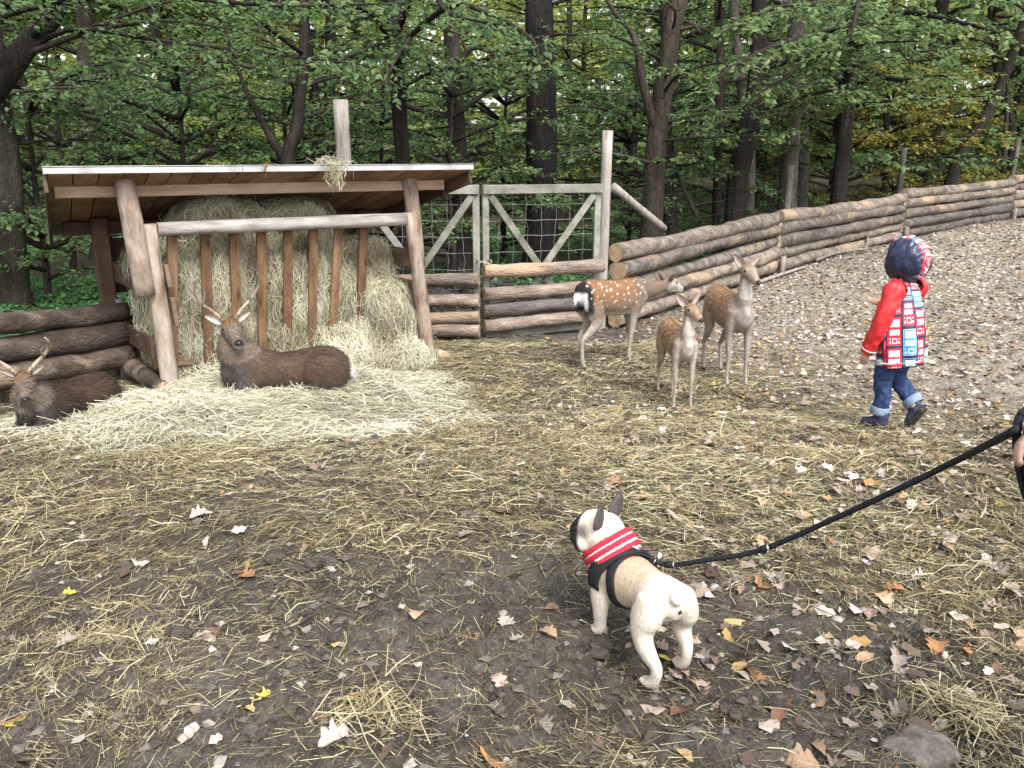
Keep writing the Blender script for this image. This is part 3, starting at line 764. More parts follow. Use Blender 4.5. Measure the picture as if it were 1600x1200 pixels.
GH = 1.80
gate('right gate leaf, wire mesh and V brace above four logs, beside the tall round post', (-0.335, 9.45, -0.60), (1.03, 9.86, -0.60), GH,
     [(0.09, GH - 0.12, 0.70, 0.84), (1.33, GH - 0.12, 0.70, 0.84), (0.66, 0.74, 0.36, 0.28), (0.76, 0.74, 1.10, 0.28)],
     [(0.855, 0.87, 0.078), (0.59, 0.64, 0.07), (0.40, 0.46, 0.072), (0.225, 0.29, 0.082)], 21, 0.07)
gate('left gate leaf with mesh and V brace, half hidden by the hay rack', (-1.80, 9.62, -0.60), (-0.365, 9.43, -0.60), GH,
     [(1.37, GH - 0.12, 0.76, 0.84), (0.09, GH - 0.12, 0.72, 0.84), (0.72, 0.74, 0.36, 0.28), (0.82, 0.74, 1.2, 0.28)],
     [(0.70, 0.77, 0.078), (0.47, 0.53, 0.072), (0.28, 0.34, 0.072), (0.115, 0.18, 0.08)], 22, 0.06)
# chain holding the two leaves shut
mb = MB(); p = at(756, 410, 9.33)
a_ = np.linspace(0, 2 * math.pi, 15); tube(mb, np.stack([p[0] + 0.085 * np.cos(a_), p[1] + 0.05 + 0.07 * np.sin(a_), p[2] + 0.02 * np.sin(a_ * 2)], 1), 0.008, 6)
mb.obj('gate_chain', [M['wire']], None, True, label='loop of chain holding the two gate leaves shut', cat='chain')

def round_post(label, u, v_top, y, r, lean=0.0, mat=None, cat='post', group=None, seed=1):
    p = at(u, v_top, y); z = gz(p[0], y)
    o = thing('wooden_post', label, cat, (p[0] + lean, y, z), 0, group)
    pole('shaft', (0, 0, -0.3), (-lean, 0, p[2] - z), r * 1.05, r, mat or M['post_grey'], o, seed, rings=10, wob=0.04)
    return o
round_post('tall round gate post at the start of the long log fence', 950, 204, 10.02, 0.062, -0.03, seed=31)
round_post('tall thick round post rising behind the roof of the hay rack', 532, 156, 9.95, 0.085, 0.02, seed=32)
b = at(958, 292, 10.35); e = at(1038, 357, 11.0)
mb = MB(); tube(mb, curve_pts([b, 0.5 * (b + e), e], 8), [0.055, 0.055, 0.05, 0.05, 0.05, 0.05, 0.05, 0.045], 9, wob=0.05)
mb.obj('leaning_strut', [M['post_grey']], None, True, label='slanting round strut propping the tall gate post', cat='strut')

# wire fence with thin posts on the far side of the log fence
wf = thing('wire_fence', 'tall wire mesh fence on thin posts just behind the long log fence', 'fence', (1.4, 10.4, gz(1.4, 10.4)))
wo = np.array(wf.location); rng = np.random.default_rng(8)
WP = [(1.15, 10.25), (4.62, 14.3), (8.05, 17.75), (12.7, 21.7), (17.6, 25.5)]
tops = [None, at(1208, 258, 14.3)[2], at(1408, 231, 17.75)[2], at(1571, 215, 21.7)[2], 2.6]
for k in range(1, 5):
    x, y = WP[k]; z = gz(x, y)
    pole('fence_post', np.array([x, y, z - 0.3]) - wo, np.array([x + 0.05, y, tops[k]]) - wo, 0.06, 0.055, M['trunk_grey'], wf, 50 + k, rings=6)
mb = MB()
for k in range(4):
    A = np.array([*WP[k], gz(*WP[k])]) - wo; B = np.array([*WP[k+1], gz(*WP[k+1])]) - wo
    n = 26
    for i in range(n + 1):
        p = A + (B - A) * i / n; tube(mb, [p + [0, 0, 0.5], p + [0, 0, 1.7]], 0.0016, 4, cap=False)
    for j in range(7):
        q = [A + (B - A) * t + [0, 0, 0.6 + j * 0.18 + rng.normal(0, 0.01)] for t in np.linspace(0, 1, 14)]; tube(mb, q, 0.0016, 4, cap=False)
mb.obj('wire_mesh', [M['wire_dark']], wf)

# ------------------------------------------------------------------ trees
def leaf_quads(P, D, Nrm, L, rng, wide=0.55, plain=False):
    """pointed leaves: base, two shoulders, tip, folded on the midrib"""
    n = len(P); D = nrm(D); S = nrm(np.cross(Nrm, D)); U = np.cross(D, S)
    L = L[:, None]; w = wide * L * 0.5
    mid = P + D * L * 0.42
    f = U * L * 0.10
    if plain:
        V = np.stack([P, mid + S * w - f, P + D * L - U * L * 0.12, mid - S * w - f], 1).reshape(-1, 3)
        k = np.arange(n)[:, None] * 4
        return V, np.concatenate([k + np.array([[0, 1, 2]]), k + np.array([[0, 2, 3]])])
    a = P + D * L * 0.30; b = P + D * L * 0.66 - U * L * 0.04
    V = np.stack([P, a + S * w - f, b + S * w * .72 - f * .8, P + D * L - U * L * 0.13, b - S * w * .72 - f * .8, a - S * w - f], 1).reshape(-1, 3)
    k = np.arange(n)[:, None] * 6
    F = np.concatenate([k + np.array([[0, 1, 2, 3]]), k + np.array([[0, 3, 4, 5]])])
    return V, F

def sprays(rng, P, twig, leaf, step, droop=0.18, start=0.2, gap=0.16, nleaf=None, flat=0.45):
    """flat leafy sprays on both sides of the limb P"""
    seg = np.linalg.norm(np.diff(P, axis=0), axis=1); s = np.concatenate([[0], np.cumsum(seg)]); Ltot = s[-1]
    nT = max(4, int(Ltot * (1 - start) / gap)); t = np.sort(rng.uniform(start, 1.0, nT)) * Ltot
    B = np.stack([np.interp(t, s, P[:, i]) for i in range(3)], 1)
    e = 0.05 * Ltot
    B2 = np.stack([np.interp(np.minimum(t + e, Ltot), s, P[:, i]) for i in range(3)], 1)
    B1 = np.stack([np.interp(np.maximum(t - e, 0), s, P[:, i]) for i in range(3)], 1)
    T = nrm(B2 - B1)
    sd = nrm(np.cross(T, [0, 0, 1.0])); sg = np.where(np.arange(nT) % 2, 1, -1)[:, None]
    d = nrm(T * rng.uniform(.3, .9, (nT, 1)) + sd * sg * rng.uniform(.5, 1, (nT, 1)) + np.array([0, 0, 1]) * rng.normal(0, .22, (nT, 1)))
    ln = twig * (1.05 - 0.55 * t / Ltot) * rng.uniform(.5, 1.15, nT)
    nL = nleaf or max(5, int(twig / step))
    u = np.linspace(0.12, 1.0, nL)[None, :] + rng.uniform(-.03, .03, (nT, nL))
    pos = B[:, None, :] + d[:, None, :] * (u * ln[:, None])[..., None]
    pos[..., 2] -= droop * u ** 2 * ln[:, None]
    pos = pos + rng.normal(0, 0.022, pos.shape)
    p = np.cross(d, [0, 0, 1.0]); p = nrm(p)
    ls = np.where(np.arange(nL) % 2, 1.0, -1.0)[None, :, None]
    ld = d[:, None, :] * 0.6 + p[:, None, :] * ls * 0.85 + rng.normal(0, .3, pos.shape) + np.array([0, 0, -0.3])
    nr = np.array([0, 0, 1.0]) + rng.normal(0, flat, pos.shape)
    Lf = leaf * rng.uniform(.65, 1.25, pos.shape[:2])
    tips = B + d * ln[:, None] * 0.9; tips[:, 2] -= droop * 0.81 * ln
    return pos.reshape(-1, 3), ld.reshape(-1, 3), nr.reshape(-1, 3), Lf.ravel(), B, tips

TRI = np.array([[0, 1, 4, 3], [1, 2, 5, 4], [2, 0, 3, 5]])
def twig_tubes(mb, A, B, r):
    d = nrm(B - A); s = nrm(np.cross(d, [0.3, 0.2, 1.0])); u = np.cross(d, s)
    off = np.stack([s, -0.5 * s + 0.87 * u, -0.5 * s - 0.87 * u], 1)
    V = np.concatenate([A[:, None] + off * r, B[:, None] + off * r * 0.3], 1).reshape(-1, 3)
    mb.add(V, (np.arange(len(A))[:, None, None] * 6 + TRI[None]).reshape(-1, 4))

def tree(label, pts, r0, r1, bark, leafmat, seed, limbs=(), n_auto=8, z_rng=(1.9, 5.5), len_rng=(1.6, 3.2), leaf=0.075, twig=0.7, step=0.05, gap=0.16, top=8.0,
         az=None, group='trees of the wood behind the yard', forks=(), tone=0.0, droop=0.18, elev=0.35, high=50, name='tree', tone_sd=0.2, cat='tree', simple=True):
    """pts: trunk centre line in world metres from the ground up; grown on above the picture to `top` metres"""
    rng = np.random.default_rng(seed); pts = np.asarray(pts, float)
    base = pts[0].copy(); d = nrm(pts[-1] - pts[-2])
    if pts[-1][2] < top:
        q = pts[-1] + nrm(d + [0, 0, 0.6]) * (top - pts[-1][2]); pts = np.vstack([pts, 0.5 * (pts[-1] + q) + rng.normal(0, .12, 3) * [1, 1, 0], q])
    root = thing(name, label, cat, tuple(base), 0, group)
    L = pts - base; tr = curve_pts(L, 26)
    hgt = np.linspace(0, 1, 26); rr = r0 + (r1 - r0) * np.minimum(1, hgt * 1.5); rr = np.where(hgt > .66, r1 * (1 - (hgt - .66) * 2.2), rr)
    rr = rr + r0 * 0.55 * np.exp(-hgt * 26)
    mb = MB(); tube(mb, np.vstack([tr[:1] - [0, 0, 0.3], tr]), np.concatenate([[rr[0] * 1.1], rr]), 14, wob=0.10, seed=seed)
    mb.obj('trunk', [bark], root, True)
    PL, DL, NL, LL = [], [], [], []
    mbt = MB()
    def grow(P, r, leafy=True, st=0.2):
        m2 = MB(); n = len(P); tube(m2, P, np.linspace(r, max(0.006, r * 0.22), n), 7, wob=0.06, seed=int(rng.integers(99)))
        m2.obj('limb', [bark], root, True)
        if leafy:
            a, b, c, l, B, tp = sprays(rng, P, twig, leaf, step, droop, st, gap)
            PL.append(a); DL.append(b); NL.append(c); LL.append(l); twig_tubes(mbt, B, tp, 0.006 + leaf * 0.03)
    for f in forks:                                     # visible limbs, given in world metres: (points, radius, leafy, start)
        grow(curve_pts(np.asarray(f[0], float) - base, 14), f[1], f[2] if len(f) > 2 else True, f[3] if len(f) > 3 else 0.35)
    zt = tr[:, 2]
    for k in range(n_auto):
        z = rng.uniform(*z_rng); i = int(np.argmin(abs(zt - z))); p = tr[i]
        a = rng.uniform(0, 2 * math.pi) if az is None else rng.uniform(*az)
        l = rng.uniform(*len_rng); e = elev * rng.uniform(.2, 1.3)
        dv = np.array([math.cos(a), math.sin(a), 0])
        side = np.array([-dv[1], dv[0], 0]) * rng.normal(0, .15) * l
        P = curve_pts([p, p + dv * l * .35 + [0, 0, e * l * .35], p + dv * l * .7 + side * .6 + [0, 0, e * l * .5], p + dv * l + side + [0, 0, e * l * .38]], 10)
        grow(P, 0.012 + 0.011 * l)
    if high:                                            # the crown above the picture: coarse leaf sprays that shade the wood
        z1 = top + base[2]
        c = tr[-1] + [0, 0, -0.12 * top]; R = 0.36 * top
        q = rng.normal(0, 1, (high, 3)); q = nrm(q) * rng.uniform(.35, 1, (high, 1)) ** .5 * [R, R, R * .55] + c
        q = q + 0.25 * R * np.stack([vnoise(q * .6, 1), vnoise(q * .6, 2), vnoise(q * .6, 3)], 1)
        q = q[q[:, 2] + base[2] > 4.6]
        PL.append(q); DL.append(rng.normal(0, 1, q.shape)); NL.append(np.array([0, 0, 1]) + rng.normal(0, .5, q.shape)); LL.append(rng.uniform(.16, .30, len(q)))
        for k in range(5):
            a = rng.uniform(0, 6.28); e = c + np.array([math.cos(a), math.sin(a), 0.35]) * R * .7
            tube(mbt, curve_pts([tr[-8 + k % 3], 0.5 * (tr[-6] + e), e], 7), np.linspace(r1 * .5, .02, 7), 6, cap=False)
    if mbt.n: mbt.obj('twigs', [bark], root, kind='stuff')
    if PL:
        P = np.concatenate(PL); V, F = leaf_quads(P, np.concatenate(DL), np.concatenate(NL), np.concatenate(LL), rng, .55, simple)
        cl = fbm((P + base) * 1.1, seed % 7, 2) * 0.18
        rnd = np.clip(0.42 + tone + cl + rng.normal(0, tone_sd, len(P)), 0, 1)
        link('crown', build_mesh('crown', V, F, leafmat, None, False, {'rnd': np.repeat(rnd, 4 if simple else 6)}), root)
    return root

def tp(y, *uv):
    """trunk line through pixels (u, v), standing on the ground at distance y"""
    P = [at(u, v, y) for u, v in uv]
    P[0][2] = gz(P[0][0], y) - 0.05
    return P

G, Bl, LG, Y = M['leaf_green'], M['leaf_blue'], M['leaf_lit'], M['leaf_yellow']
TD, TM, TG = M['trunk_dark'], M['trunk_mid'], M['trunk_grey']
GRP = None
# trunks that stand out in the photograph
tree('oak trunk at the left edge behind the three dark logs', tp(11.6, (20, 455), (19, 380), (12, 250), (-6, 120)), .19, .13, TM, Bl, 1, n_auto=10, z_rng=(1.4, 4.2), len_rng=(1.2, 2.7), leaf=.085, group=GRP)
A0 = at(-150, 330, 9.2); A1 = at(0, 128, 9.2); A2 = at(52, 55, 9.3); A3 = at(104, -20, 9.4)
tree('dark leaning tree with a slanting trunk across the upper left corner', [[A0[0] - .6, 9.2, gz(A0[0] - .6, 9.2)], A0, A1, A2, A3], .17, .085, TD, Bl, 2,
     forks=[([A2 * .5 + A1 * .5, at(110, 46, 9.2), at(240, 62, 9.0), at(400, 82, 8.8), at(560, 100, 8.7)], .032, True, .15),
            ([A3, at(230, -10, 9.2), at(420, 8, 9.0), at(640, 5, 8.8)], .04, True, .2), ([A1, at(-10, 40, 8.8), at(80, 5, 8.4), at(200, -30, 8.0)], .04, True, .2)], n_auto=6, z_rng=(2.2, 4.2), len_rng=(1.4, 2.6), leaf=.075, twig=.55, gap=.10, simple=False, top=9, group=GRP)
tree('dark straight trunk in the left wood, seen between leaf layers', tp(17.5, (164, 420), (160, 250), (138, 130), (133, 50)), .20, .15, TD, G, 3, n_auto=10, z_rng=(1.0, 5.2), len_rng=(1.6, 3.6), leaf=.085, group=GRP)
j = at(450, 258, 13.5)
tree('small dark forked tree behind the roof of the rack', [[j[0], 13.5, gz(j[0], 13.5)], j, at(463, 205, 13.5), at(468, 160, 13.5), at(476, 60, 13.5)], .13, .08, TD, G, 4,
     forks=[([j, at(430, 225, 13.5), at(412, 195, 13.6), at(380, 130, 13.8), at(350, 40, 14)], .085, True, .5)], n_auto=7, z_rng=(2.4, 4.6), len_rng=(1.2, 2.6), leaf=.08, top=8, group=GRP)
e0 = at(702, 180, 14.5)
tree('dark mid wood trunk with one crooked limb reaching to the left', tp(14.5, (722, 420), (718, 260), (711, 160), (706, 60)), .155, .125, TD, G, 5,
     forks=[([at(706, 182, 14.5), at(650, 170, 14.4), at(610, 158, 14.2), at(575, 160, 14), at(540, 150, 13.8)], .055, True, .5),
            ([at(716, 100, 14.5), at(740, 75, 14.4), at(775, 82, 14.3), at(800, 60, 14.2)], .045, True, .4)], n_auto=7, z_rng=(2.6, 5), len_rng=(1.2, 2.8), leaf=.075, group=GRP)
tree('thick black straight trunk rising behind the right gate leaf', tp(14.6, (846, 420), (846, 300), (845, 150), (842, 0), (842, -60)), .285, .215, TD, LG, 6, n_auto=5, z_rng=(4.0, 6), len_rng=(1.6, 3), leaf=.08, top=12, group=GRP)
tree('brown curving trunk right of the gate post, forked high up', tp(13.2, (1016, 355), (1024, 250), (1036, 140), (1052, 40), (1066, -30)), .165, .125, TM, G, 7,
     forks=[([at(1026, 210, 13.2), at(1004, 130, 13.1), at(992, 60, 13.2), at(960, 20, 13.2), at(930, -40, 13.2)], .085, True, .5),
            ([at(1050, 50, 13.2), at(1085, 42, 13.0), at(1095, 52, 12.8)], .04, False)], n_auto=9, z_rng=(1.6, 4.6), len_rng=(1.0, 2.4), leaf=.085, group=GRP)
tree('dark trunk with a leaning dead branch behind the fence', tp(15, (1052, 345), (1046, 270), (1040, 190), (1042, 60)), .13, .10, TD, G, 8,
     forks=[([at(1090, 340, 14.6), at(1066, 290, 14.7), at(1046, 250, 14.9)], .05, False)], n_auto=7, z_rng=(2, 4.5), len_rng=(1.2, 2.6), leaf=.08, group=GRP)
tree('thin brown trunk between two stouter ones behind the fence', tp(15.5, (1124, 345), (1122, 250), (1126, 130), (1122, 0)), .085, .065, TM, G, 9, n_auto=7, z_rng=(2.2, 5), len_rng=(1.2, 2.6), leaf=.085, group=GRP)
tree('stout dark trunk leaning right behind the fence', tp(14.8, (1150, 345), (1153, 280), (1168, 210), (1182, 120), (1186, 20)), .20, .13, TD, Bl, 10, n_auto=10, z_rng=(2.0, 4.8), len_rng=(1.2, 2.8), leaf=.095, group=GRP)
tree('grey mossy trunk close beside the leaning dark one', tp(15.6, (1172, 340), (1172, 260), (1164, 180), (1150, 60)), .10, .085, TG, G, 11, n_auto=6, z_rng=(2.4, 5), len_rng=(1.2, 2.6), leaf=.085, group=GRP)
tree('grey smooth trunk with a dark split, behind the second fence span', tp(17.2, (1233, 325), (1234, 250), (1238, 180), (1244, 40)), .185, .16, TG, Bl, 12, n_auto=10, z_rng=(2.3, 5.2), len_rng=(1.4, 3.2), leaf=.095, group=GRP)
tree('dim grey trunk half hidden by the smooth split one', tp(18.4, (1254, 320), (1254, 250), (1252, 160), (1250, 40)), .14, .12, TG, G, 13, n_auto=7, z_rng=(2.4, 5.4), len_rng=(1.4, 3.0), leaf=.09, group=GRP)
tree('slanting dark trunk leaning right over the third fence span', tp(20.5, (1470, 300), (1500, 245), (1535, 190), (1560, 140), (1590, 60)), .15, .11, TD, Y, 14,
     forks=[([at(1452, 245, 20.2), at(1465, 205, 20.2), at(1490, 178, 20.2), at(1530, 160, 20)], .10, True, .6)], n_auto=10, z_rng=(1.6, 5), len_rng=(1.4, 3.2), leaf=.095, group=GRP)
tree('thin yellowing tree behind the fence right of the grey post', tp(20, (1382, 300), (1388, 240), (1386, 170), (1420, 90)), .075, .05, TD, Y, 15, n_auto=11, z_rng=(1.3, 4.6), len_rng=(1.2, 2.8), leaf=.09, group=GRP)
tree('pair stem tree at the far right end of the fence', tp(24, (1590, 275), (1580, 200), (1560, 120), (1550, 20)), .13, .1, TM, G, 16, forks=[([at(1568, 270, 23.6), at(1572, 200, 23.6), at(1574, 130, 23.6), at(1580, 40, 23.6)], .08, True, .5)], n_auto=10, z_rng=(2.2, 6), len_rng=(1.6, 3.4), leaf=.10, group=GRP)
for k, (u, y) in enumerate([(890, 26), (913, 30)]):
    tree(['pale slim sapling in the bright gap beside the black trunk', 'slim far trunk in the bright gap, second from the black trunk'][k], tp(y, (u, 330), (u - 2, 200), (u, 60)), .10, .07, TM, LG, 20 + k, n_auto=8, z_rng=(2.0, 7), len_rng=(1.4, 3), leaf=.11, group=GRP)
# the big-leaved maple whose branches hang into the top right
m0 = at(1310, 300, 17.0); x0 = m0[0]; zz = lambda h: [x0, 17.0, h]
tree('big leaved maple hanging over the fence at upper right', [[x0, 17, gz(x0, 17)], zz(1.3), zz(3.2), zz(5.0)], .15, .12, TD, Bl, 17,
     forks=[([zz(3.6), at(1330, 60, 14.6), at(1250, 60, 12.8), at(1170, 90, 11.4), at(1110, 130, 10.8)], .07, True, .1),
            ([zz(4.0), at(1300, 10, 14.4), at(1220, 10, 12.6), at(1140, 45, 11.4)], .06, True, .1),
            ([zz(3.2), at(1400, 125, 14.6), at(1460, 118, 13.2), at(1480, 120, 12.8)], .06, True, .3),
            ([zz(3.9), at(1400, 20, 14.4), at(1480, 30, 12.6), at(1590, 60, 11.8)], .06, True, .1),
            ([zz(4.4), at(1350, -20, 14.0), at(1340, 10, 12.0), at(1330, 60, 11.0)], .06, True, .1),
            ([zz(3.5), at(1280, 90, 14.4), at(1230, 120, 13.2), at(1180, 150, 12.4)], .05, True, .1),
            ([zz(4.4), at(1480, -40, 14.0), at(1560, -10, 12.6), at(1640, 40, 11.6)], .06, True, .1)],
     n_auto=11, z_rng=(2.4, 4.8), len_rng=(1.6, 3.4), leaf=.10, simple=False, twig=.65, step=.06, gap=.075, top=10, droop=.35, group=GRP, tone=.10)
x0 = -1.6
tree('tree whose leafy limbs hang in over the middle of the yard from above', [[x0, 12.6, gz(x0, 12.6)], [x0, 12.6, 1.2], [x0 - .05, 12.5, 3.2], [x0, 12.4, 5.0]], .12, .1, TD, Bl, 18,
     forks=[([[x0, 12.5, 3.0], at(700, 10, 11.6), at(760, 20, 10.9), at(830, 60, 10.4), at(845, 110, 10.1)], .045, True, .1),
            ([[x0, 12.5, 3.2], at(660, -30, 11.4), at(700, 20, 10.2), at(790, 40, 9.6)], .045, True, .1),
            ([[x0, 12.5, 2.8], at(580, 20, 11.6), at(520, 10, 10.8), at(430, 5, 10.2), at(330, 30, 9.8)], .045, True, .1),
            ([[x0, 12.5, 2.7], at(600, 70, 11.8), at(540, 90, 11.0), at(460, 100, 10.4)], .04, True, .1),
            ([[x0, 12.5, 2.9], at(640, 60, 11.6), at(620, 90, 10.8), at(600, 130, 10.2)], .04, True, .1)],
     n_auto=5, z_rng=(2.6, 4.4), len_rng=(1.2, 2.4), leaf=.095, simple=False, twig=.6, step=.05, gap=.085, top=9, droop=.4, group=GRP, tone=.03)

# low leafy shrubs of the understorey
SHR = [(-6.9, 12.2, Bl, 'layered green bush behind the log fence, far left'), (-5.2, 13.4, G, 'broad layered bush left of the rack roof'), (-4.0, 15.0, G, 'layered bush over the near end of the roof'), (-2.4, 15.6, G, 'bush between the forked tree and the tall post'),
       (-1.0, 13.6, Bl, 'rounded dense bush above the far end of the roof'), (-0.2, 16.2, G, 'bush left of the thick black trunk'), (2.4, 17.5, G, 'bush right of the thick black trunk'), (2.5, 15.6, Bl, 'dark bush behind the first fence span'), (4.6, 17.4, G, 'dark bush between the grey trunks'),
       (7.4, 19.6, Y, 'yellowing bush behind the second fence span'), (9.4, 21.0, Y, 'yellow green bush behind the third fence span'), (12.2, 24.4, Y, 'dull yellow bush near the far end of the fence'), (-8.2, 15.5, G, 'tall bush in the left distance'), (-6.4, 18.5, LG, 'yellow touched bush deep in the left wood'), (6.0, 22.0, G, 'green bush deep behind the grey trunks'), (14.5, 27, G, 'dark green bush at the far right')]
for k, (x, y, mt, lb) in enumerate(SHR):
    z = gz(x, y)
    tree(lb, [[x, y, z], [x + .05, y, z + .6], [x, y + .1, z + 1.6], [x + .1, y, z + 3.2]], .05, .03, TD, mt, 40 + k, n_auto=31, z_rng=(.35, 3.2), len_rng=(1.1, 2.6), leaf=.066 + .0018 * y, twig=.65, step=.044, gap=.11, top=3.4, high=0, elev=.5, name='shrub', cat='shrub')

# deeper wood: a few kinds of tree, copied with their parts
def copy_thing(src, loc, rotz, sc, label):
    c = src.copy(); COL.objects.link(c); c.location = loc; c.rotation_euler = (0, 0, rotz); c.scale = (sc, sc, sc); c['label'] = label
    for ch in src.children:
        d = ch.copy(); COL.objects.link(d); d.parent = c
    return c
protos = []
for k, (mt, bk) in enumerate([(G, TD), (LG, TM), (Y, TD), (G, TM)]):
    x, y = [(-9.5, 24), (1.2, 29), (11.5, 30), (4.5, 26)][k]; z = gz(x, y)
    protos.append(tree(['dark stemmed tree deep in the left wood', 'light green tree in the bright gap of the wood', 'yellowing tree deep in the right wood', 'green tree deep in the middle wood'][k], [[x, y, z], [x + .1, y, z + 2.5], [x - .1, y, z + 5.5], [x, y, z + 8]], .19, .12, bk, mt, 60 + k, n_auto=64, z_rng=(.7, 8.0), len_rng=(1.8, 4.2), leaf=.16, twig=1.0, step=.085, gap=.19, top=11, high=110, group='trees deep in the wood'))
rng = np.random.default_rng(123); placed = [(-9.5, 24), (1.2, 29), (11.5, 30), (4.5, 26)]; lbl = ['dark stemmed tree among others deep in the wood', 'light green tree among others deep in the wood', 'yellowing tree among others deep in the wood', 'green tree among others deep in the wood']
tries = 0
while len(placed) < 26 and tries < 4000:
    tries += 1
    y = rng.uniform(21, 44); x = rng.uniform(-.66, .72) * y
    if min(math.hypot(x - a, y - b) for a, b in placed) < 3.4 or y < fence_y(x) + 3: continue
    k = int(rng.choice(4, p=[.28, .32, .14, .26]))
    if -0.05 < x / y < 0.16: k = 1
    if x / y > .42 and rng.uniform() < .4: k = 2
    copy_thing(protos[k], (x, y, gz(x, y)), rng.uniform(0, 6.28), rng.uniform(.85, 1.25), lbl[k]); placed.append((x, y))

for k, (x, y) in enumerate([(21, 24), (25, 27), (30, 29), (27, 34), (34, 35), (38, 31), (-20, 24), (-25, 29), (-19, 18), (-14, 13)]):
    copy_thing(protos[k % 4], (x, y, gz(x, y)), k * 1.3, 1.0 + .05 * (k % 3), lbl[k % 4])

# the far-off wood closing the view: one mass
rng = np.random.default_rng(321); n = 54000
th = rng.uniform(-1.0, 1.1, n); R = rng.uniform(46, 74, n)
x = R * np.sin(th); y = R * np.cos(th); zz = rng.uniform(0, 1, n) ** .8 * 17
P = np.stack([x, y, ground_z(x, y) + zz], 1)
k = vnoise(P * [.22, .22, .3], 5) + .5 * vnoise(P * .6, 6) > -.42
P = P[k]; V, F = leaf_quads(P, rng.normal(0, 1, P.shape), np.array([0, -.3, .8]) + rng.normal(0, .6, P.shape), rng.uniform(.4, .95, len(P)), rng, .8, True)
rnd = np.clip(.5 + .3 * vnoise(P * .15, 8) + rng.normal(0, .2, len(P)), 0, 1)
mbf = MB()
for i in range(36):
    t = rng.uniform(-.78, .78); r = rng.uniform(45, 66); X, Yy = r * math.sin(t), r * math.cos(t)
    tube(mbf, curve_pts([[X, Yy, gz(X, Yy) - .3], [X + rng.normal(0, .3), Yy, gz(X, Yy) + 7], [X + rng.normal(0, .6), Yy, gz(X, Yy) + 15]], 6), np.linspace(rng.uniform(.16, .3), .08, 6), 7, cap=False)
tv = np.concatenate(mbf.V); tf = np.concatenate(mbf.F4)
link('far_wood', build_mesh('far_wood', np.concatenate([V, tv]), [F, tf + len(V)], [LG, TD], np.concatenate([np.zeros(len(F)), np.ones(len(tf))]), False, {'rnd': np.concatenate([np.repeat(rnd, 4), np.zeros(len(tv))])}), label='far wood closing the view between the nearer trees', cat='wood', kind='stuff')

# low green plants on the wood floor
rng = np.random.default_rng(55)
def under(x, y):
    f = sst(.3, 1.2, y - fence_y(x)); return f * sst(-.15, .35, n2(x, y, .35, 91) + .6 * (x < -3) * (y < 14) + .1)
x, y = sample_area(rng, 30000, -14, 18, 7.5, 26, lambda a, b: under(a, b) * in_view(a, b, .75) * np.clip(14 / np.maximum(b, 8), .3, 1))
xl, yl = sample_area(rng, 7000, -12, -3.2, 7.6, 12.5, lambda a, b: sst(.6, 1.5, b - fence_y(a)) * sst(-.5, .1, n2(a, b, .5, 95)))
x, y = np.concatenate([x, xl]), np.concatenate([y, yl])
P = np.stack([x, y, ground_z(x, y) + rng.uniform(.02, .28, len(x)) * (.5 + .5 * n2(x, y, .8, 92))], 1)
V, F = leaf_quads(P, rng.normal(0, 1, P.shape) * [1, 1, .35], np.array([0, 0, 1]) + rng.normal(0, .4, P.shape), rng.uniform(.05, .12, len(P)), rng, .8, True)
link('undergrowth', build_mesh('undergrowth', V, F, M['undergrowth'], None, False, {'rnd': np.repeat(np.clip(rng.normal(.55, .25, len(P)), 0, 1), 4)}), label='low green plants covering the wood floor beyond the fence', cat='undergrowth', kind='stuff')
# dead branches heaped behind the gate
mb = MB(); rng = np.random.default_rng(66)
for i in range(110):
    c = np.array([rng.normal(-.6, .9), rng.normal(11.6, .45), 0]); c[2] = gz(c[0], c[1]) + abs(rng.normal(0, .17)) + .05
    a = rng.uniform(0, 3.14); l = rng.uniform(.3, 1.2); d = np.array([math.cos(a), math.sin(a), rng.normal(0, .25)]) * l / 2
    tube(mb, curve_pts([c - d, c + rng.normal(0, .05, 3), c + d], 5), np.linspace(rng.uniform(.015, .05), .008, 5), 6, cap=True)
mb.obj('brushwood', [M['trunk_grey']], None, False, label='heap of dead grey branches lying behind the gate', cat='brushwood', kind='stuff')
# ------------------------------------------------------------------ animals and people
def loft(mb, keys, side=(0, 1, 0), n=14, sides=16):
    """closed skin through key rows x, y, z, half-width along `side`, half-height across it"""
    K = np.asarray(keys, float); C = curve_pts(K[:, :3], n); R = np.stack([interp_r(K[:, 3], n), interp_r(K[:, 4], n)], 1)
    T = np.zeros_like(C); T[1:-1] = C[2:] - C[:-2]; T[0] = C[1] - C[0]; T[-1] = C[-1] - C[-2]; T = nrm(T)
    S = np.asarray(side, float) - T * (T @ np.asarray(side, float))[:, None]; S = nrm(S); U = np.cross(T, S)
    # rounded ends
    C = np.vstack([C[:1] - T[:1] * R[0].min() * .75, C, C[-1:] + T[-1:] * R[-1].min() * .75]); R = np.vstack([R[:1] * .5, R, R[-1:] * .5])
    S = np.vstack([S[:1], S, S[-1:]]); U = np.vstack([U[:1], U, U[-1:]]); n += 2
    th = np.linspace(0, 2*math.pi, sides, endpoint=False)
    V = (C[:, None] + S[:, None] * (R[:, :1] * np.cos(th))[..., None] + U[:, None] * (R[:, 1:] * np.sin(th))[..., None]).reshape(-1, 3)
    i = np.arange(sides); j = (i + 1) % sides
    F4 = np.concatenate([np.stack([k*sides+i, k*sides+j, (k+1)*sides+j, (k+1)*sides+i], 1) for k in range(n-1)])
    V = np.vstack([V, C[:1], C[-1:]]); a, b = n*sides, n*sides+1
    F3 = np.concatenate([np.stack([np.full(sides, a), j, i], 1), np.stack([np.full(sides, b), (n-1)*sides+i, (n-1)*sides+j], 1)])
    mb.add(V, F4, F3)

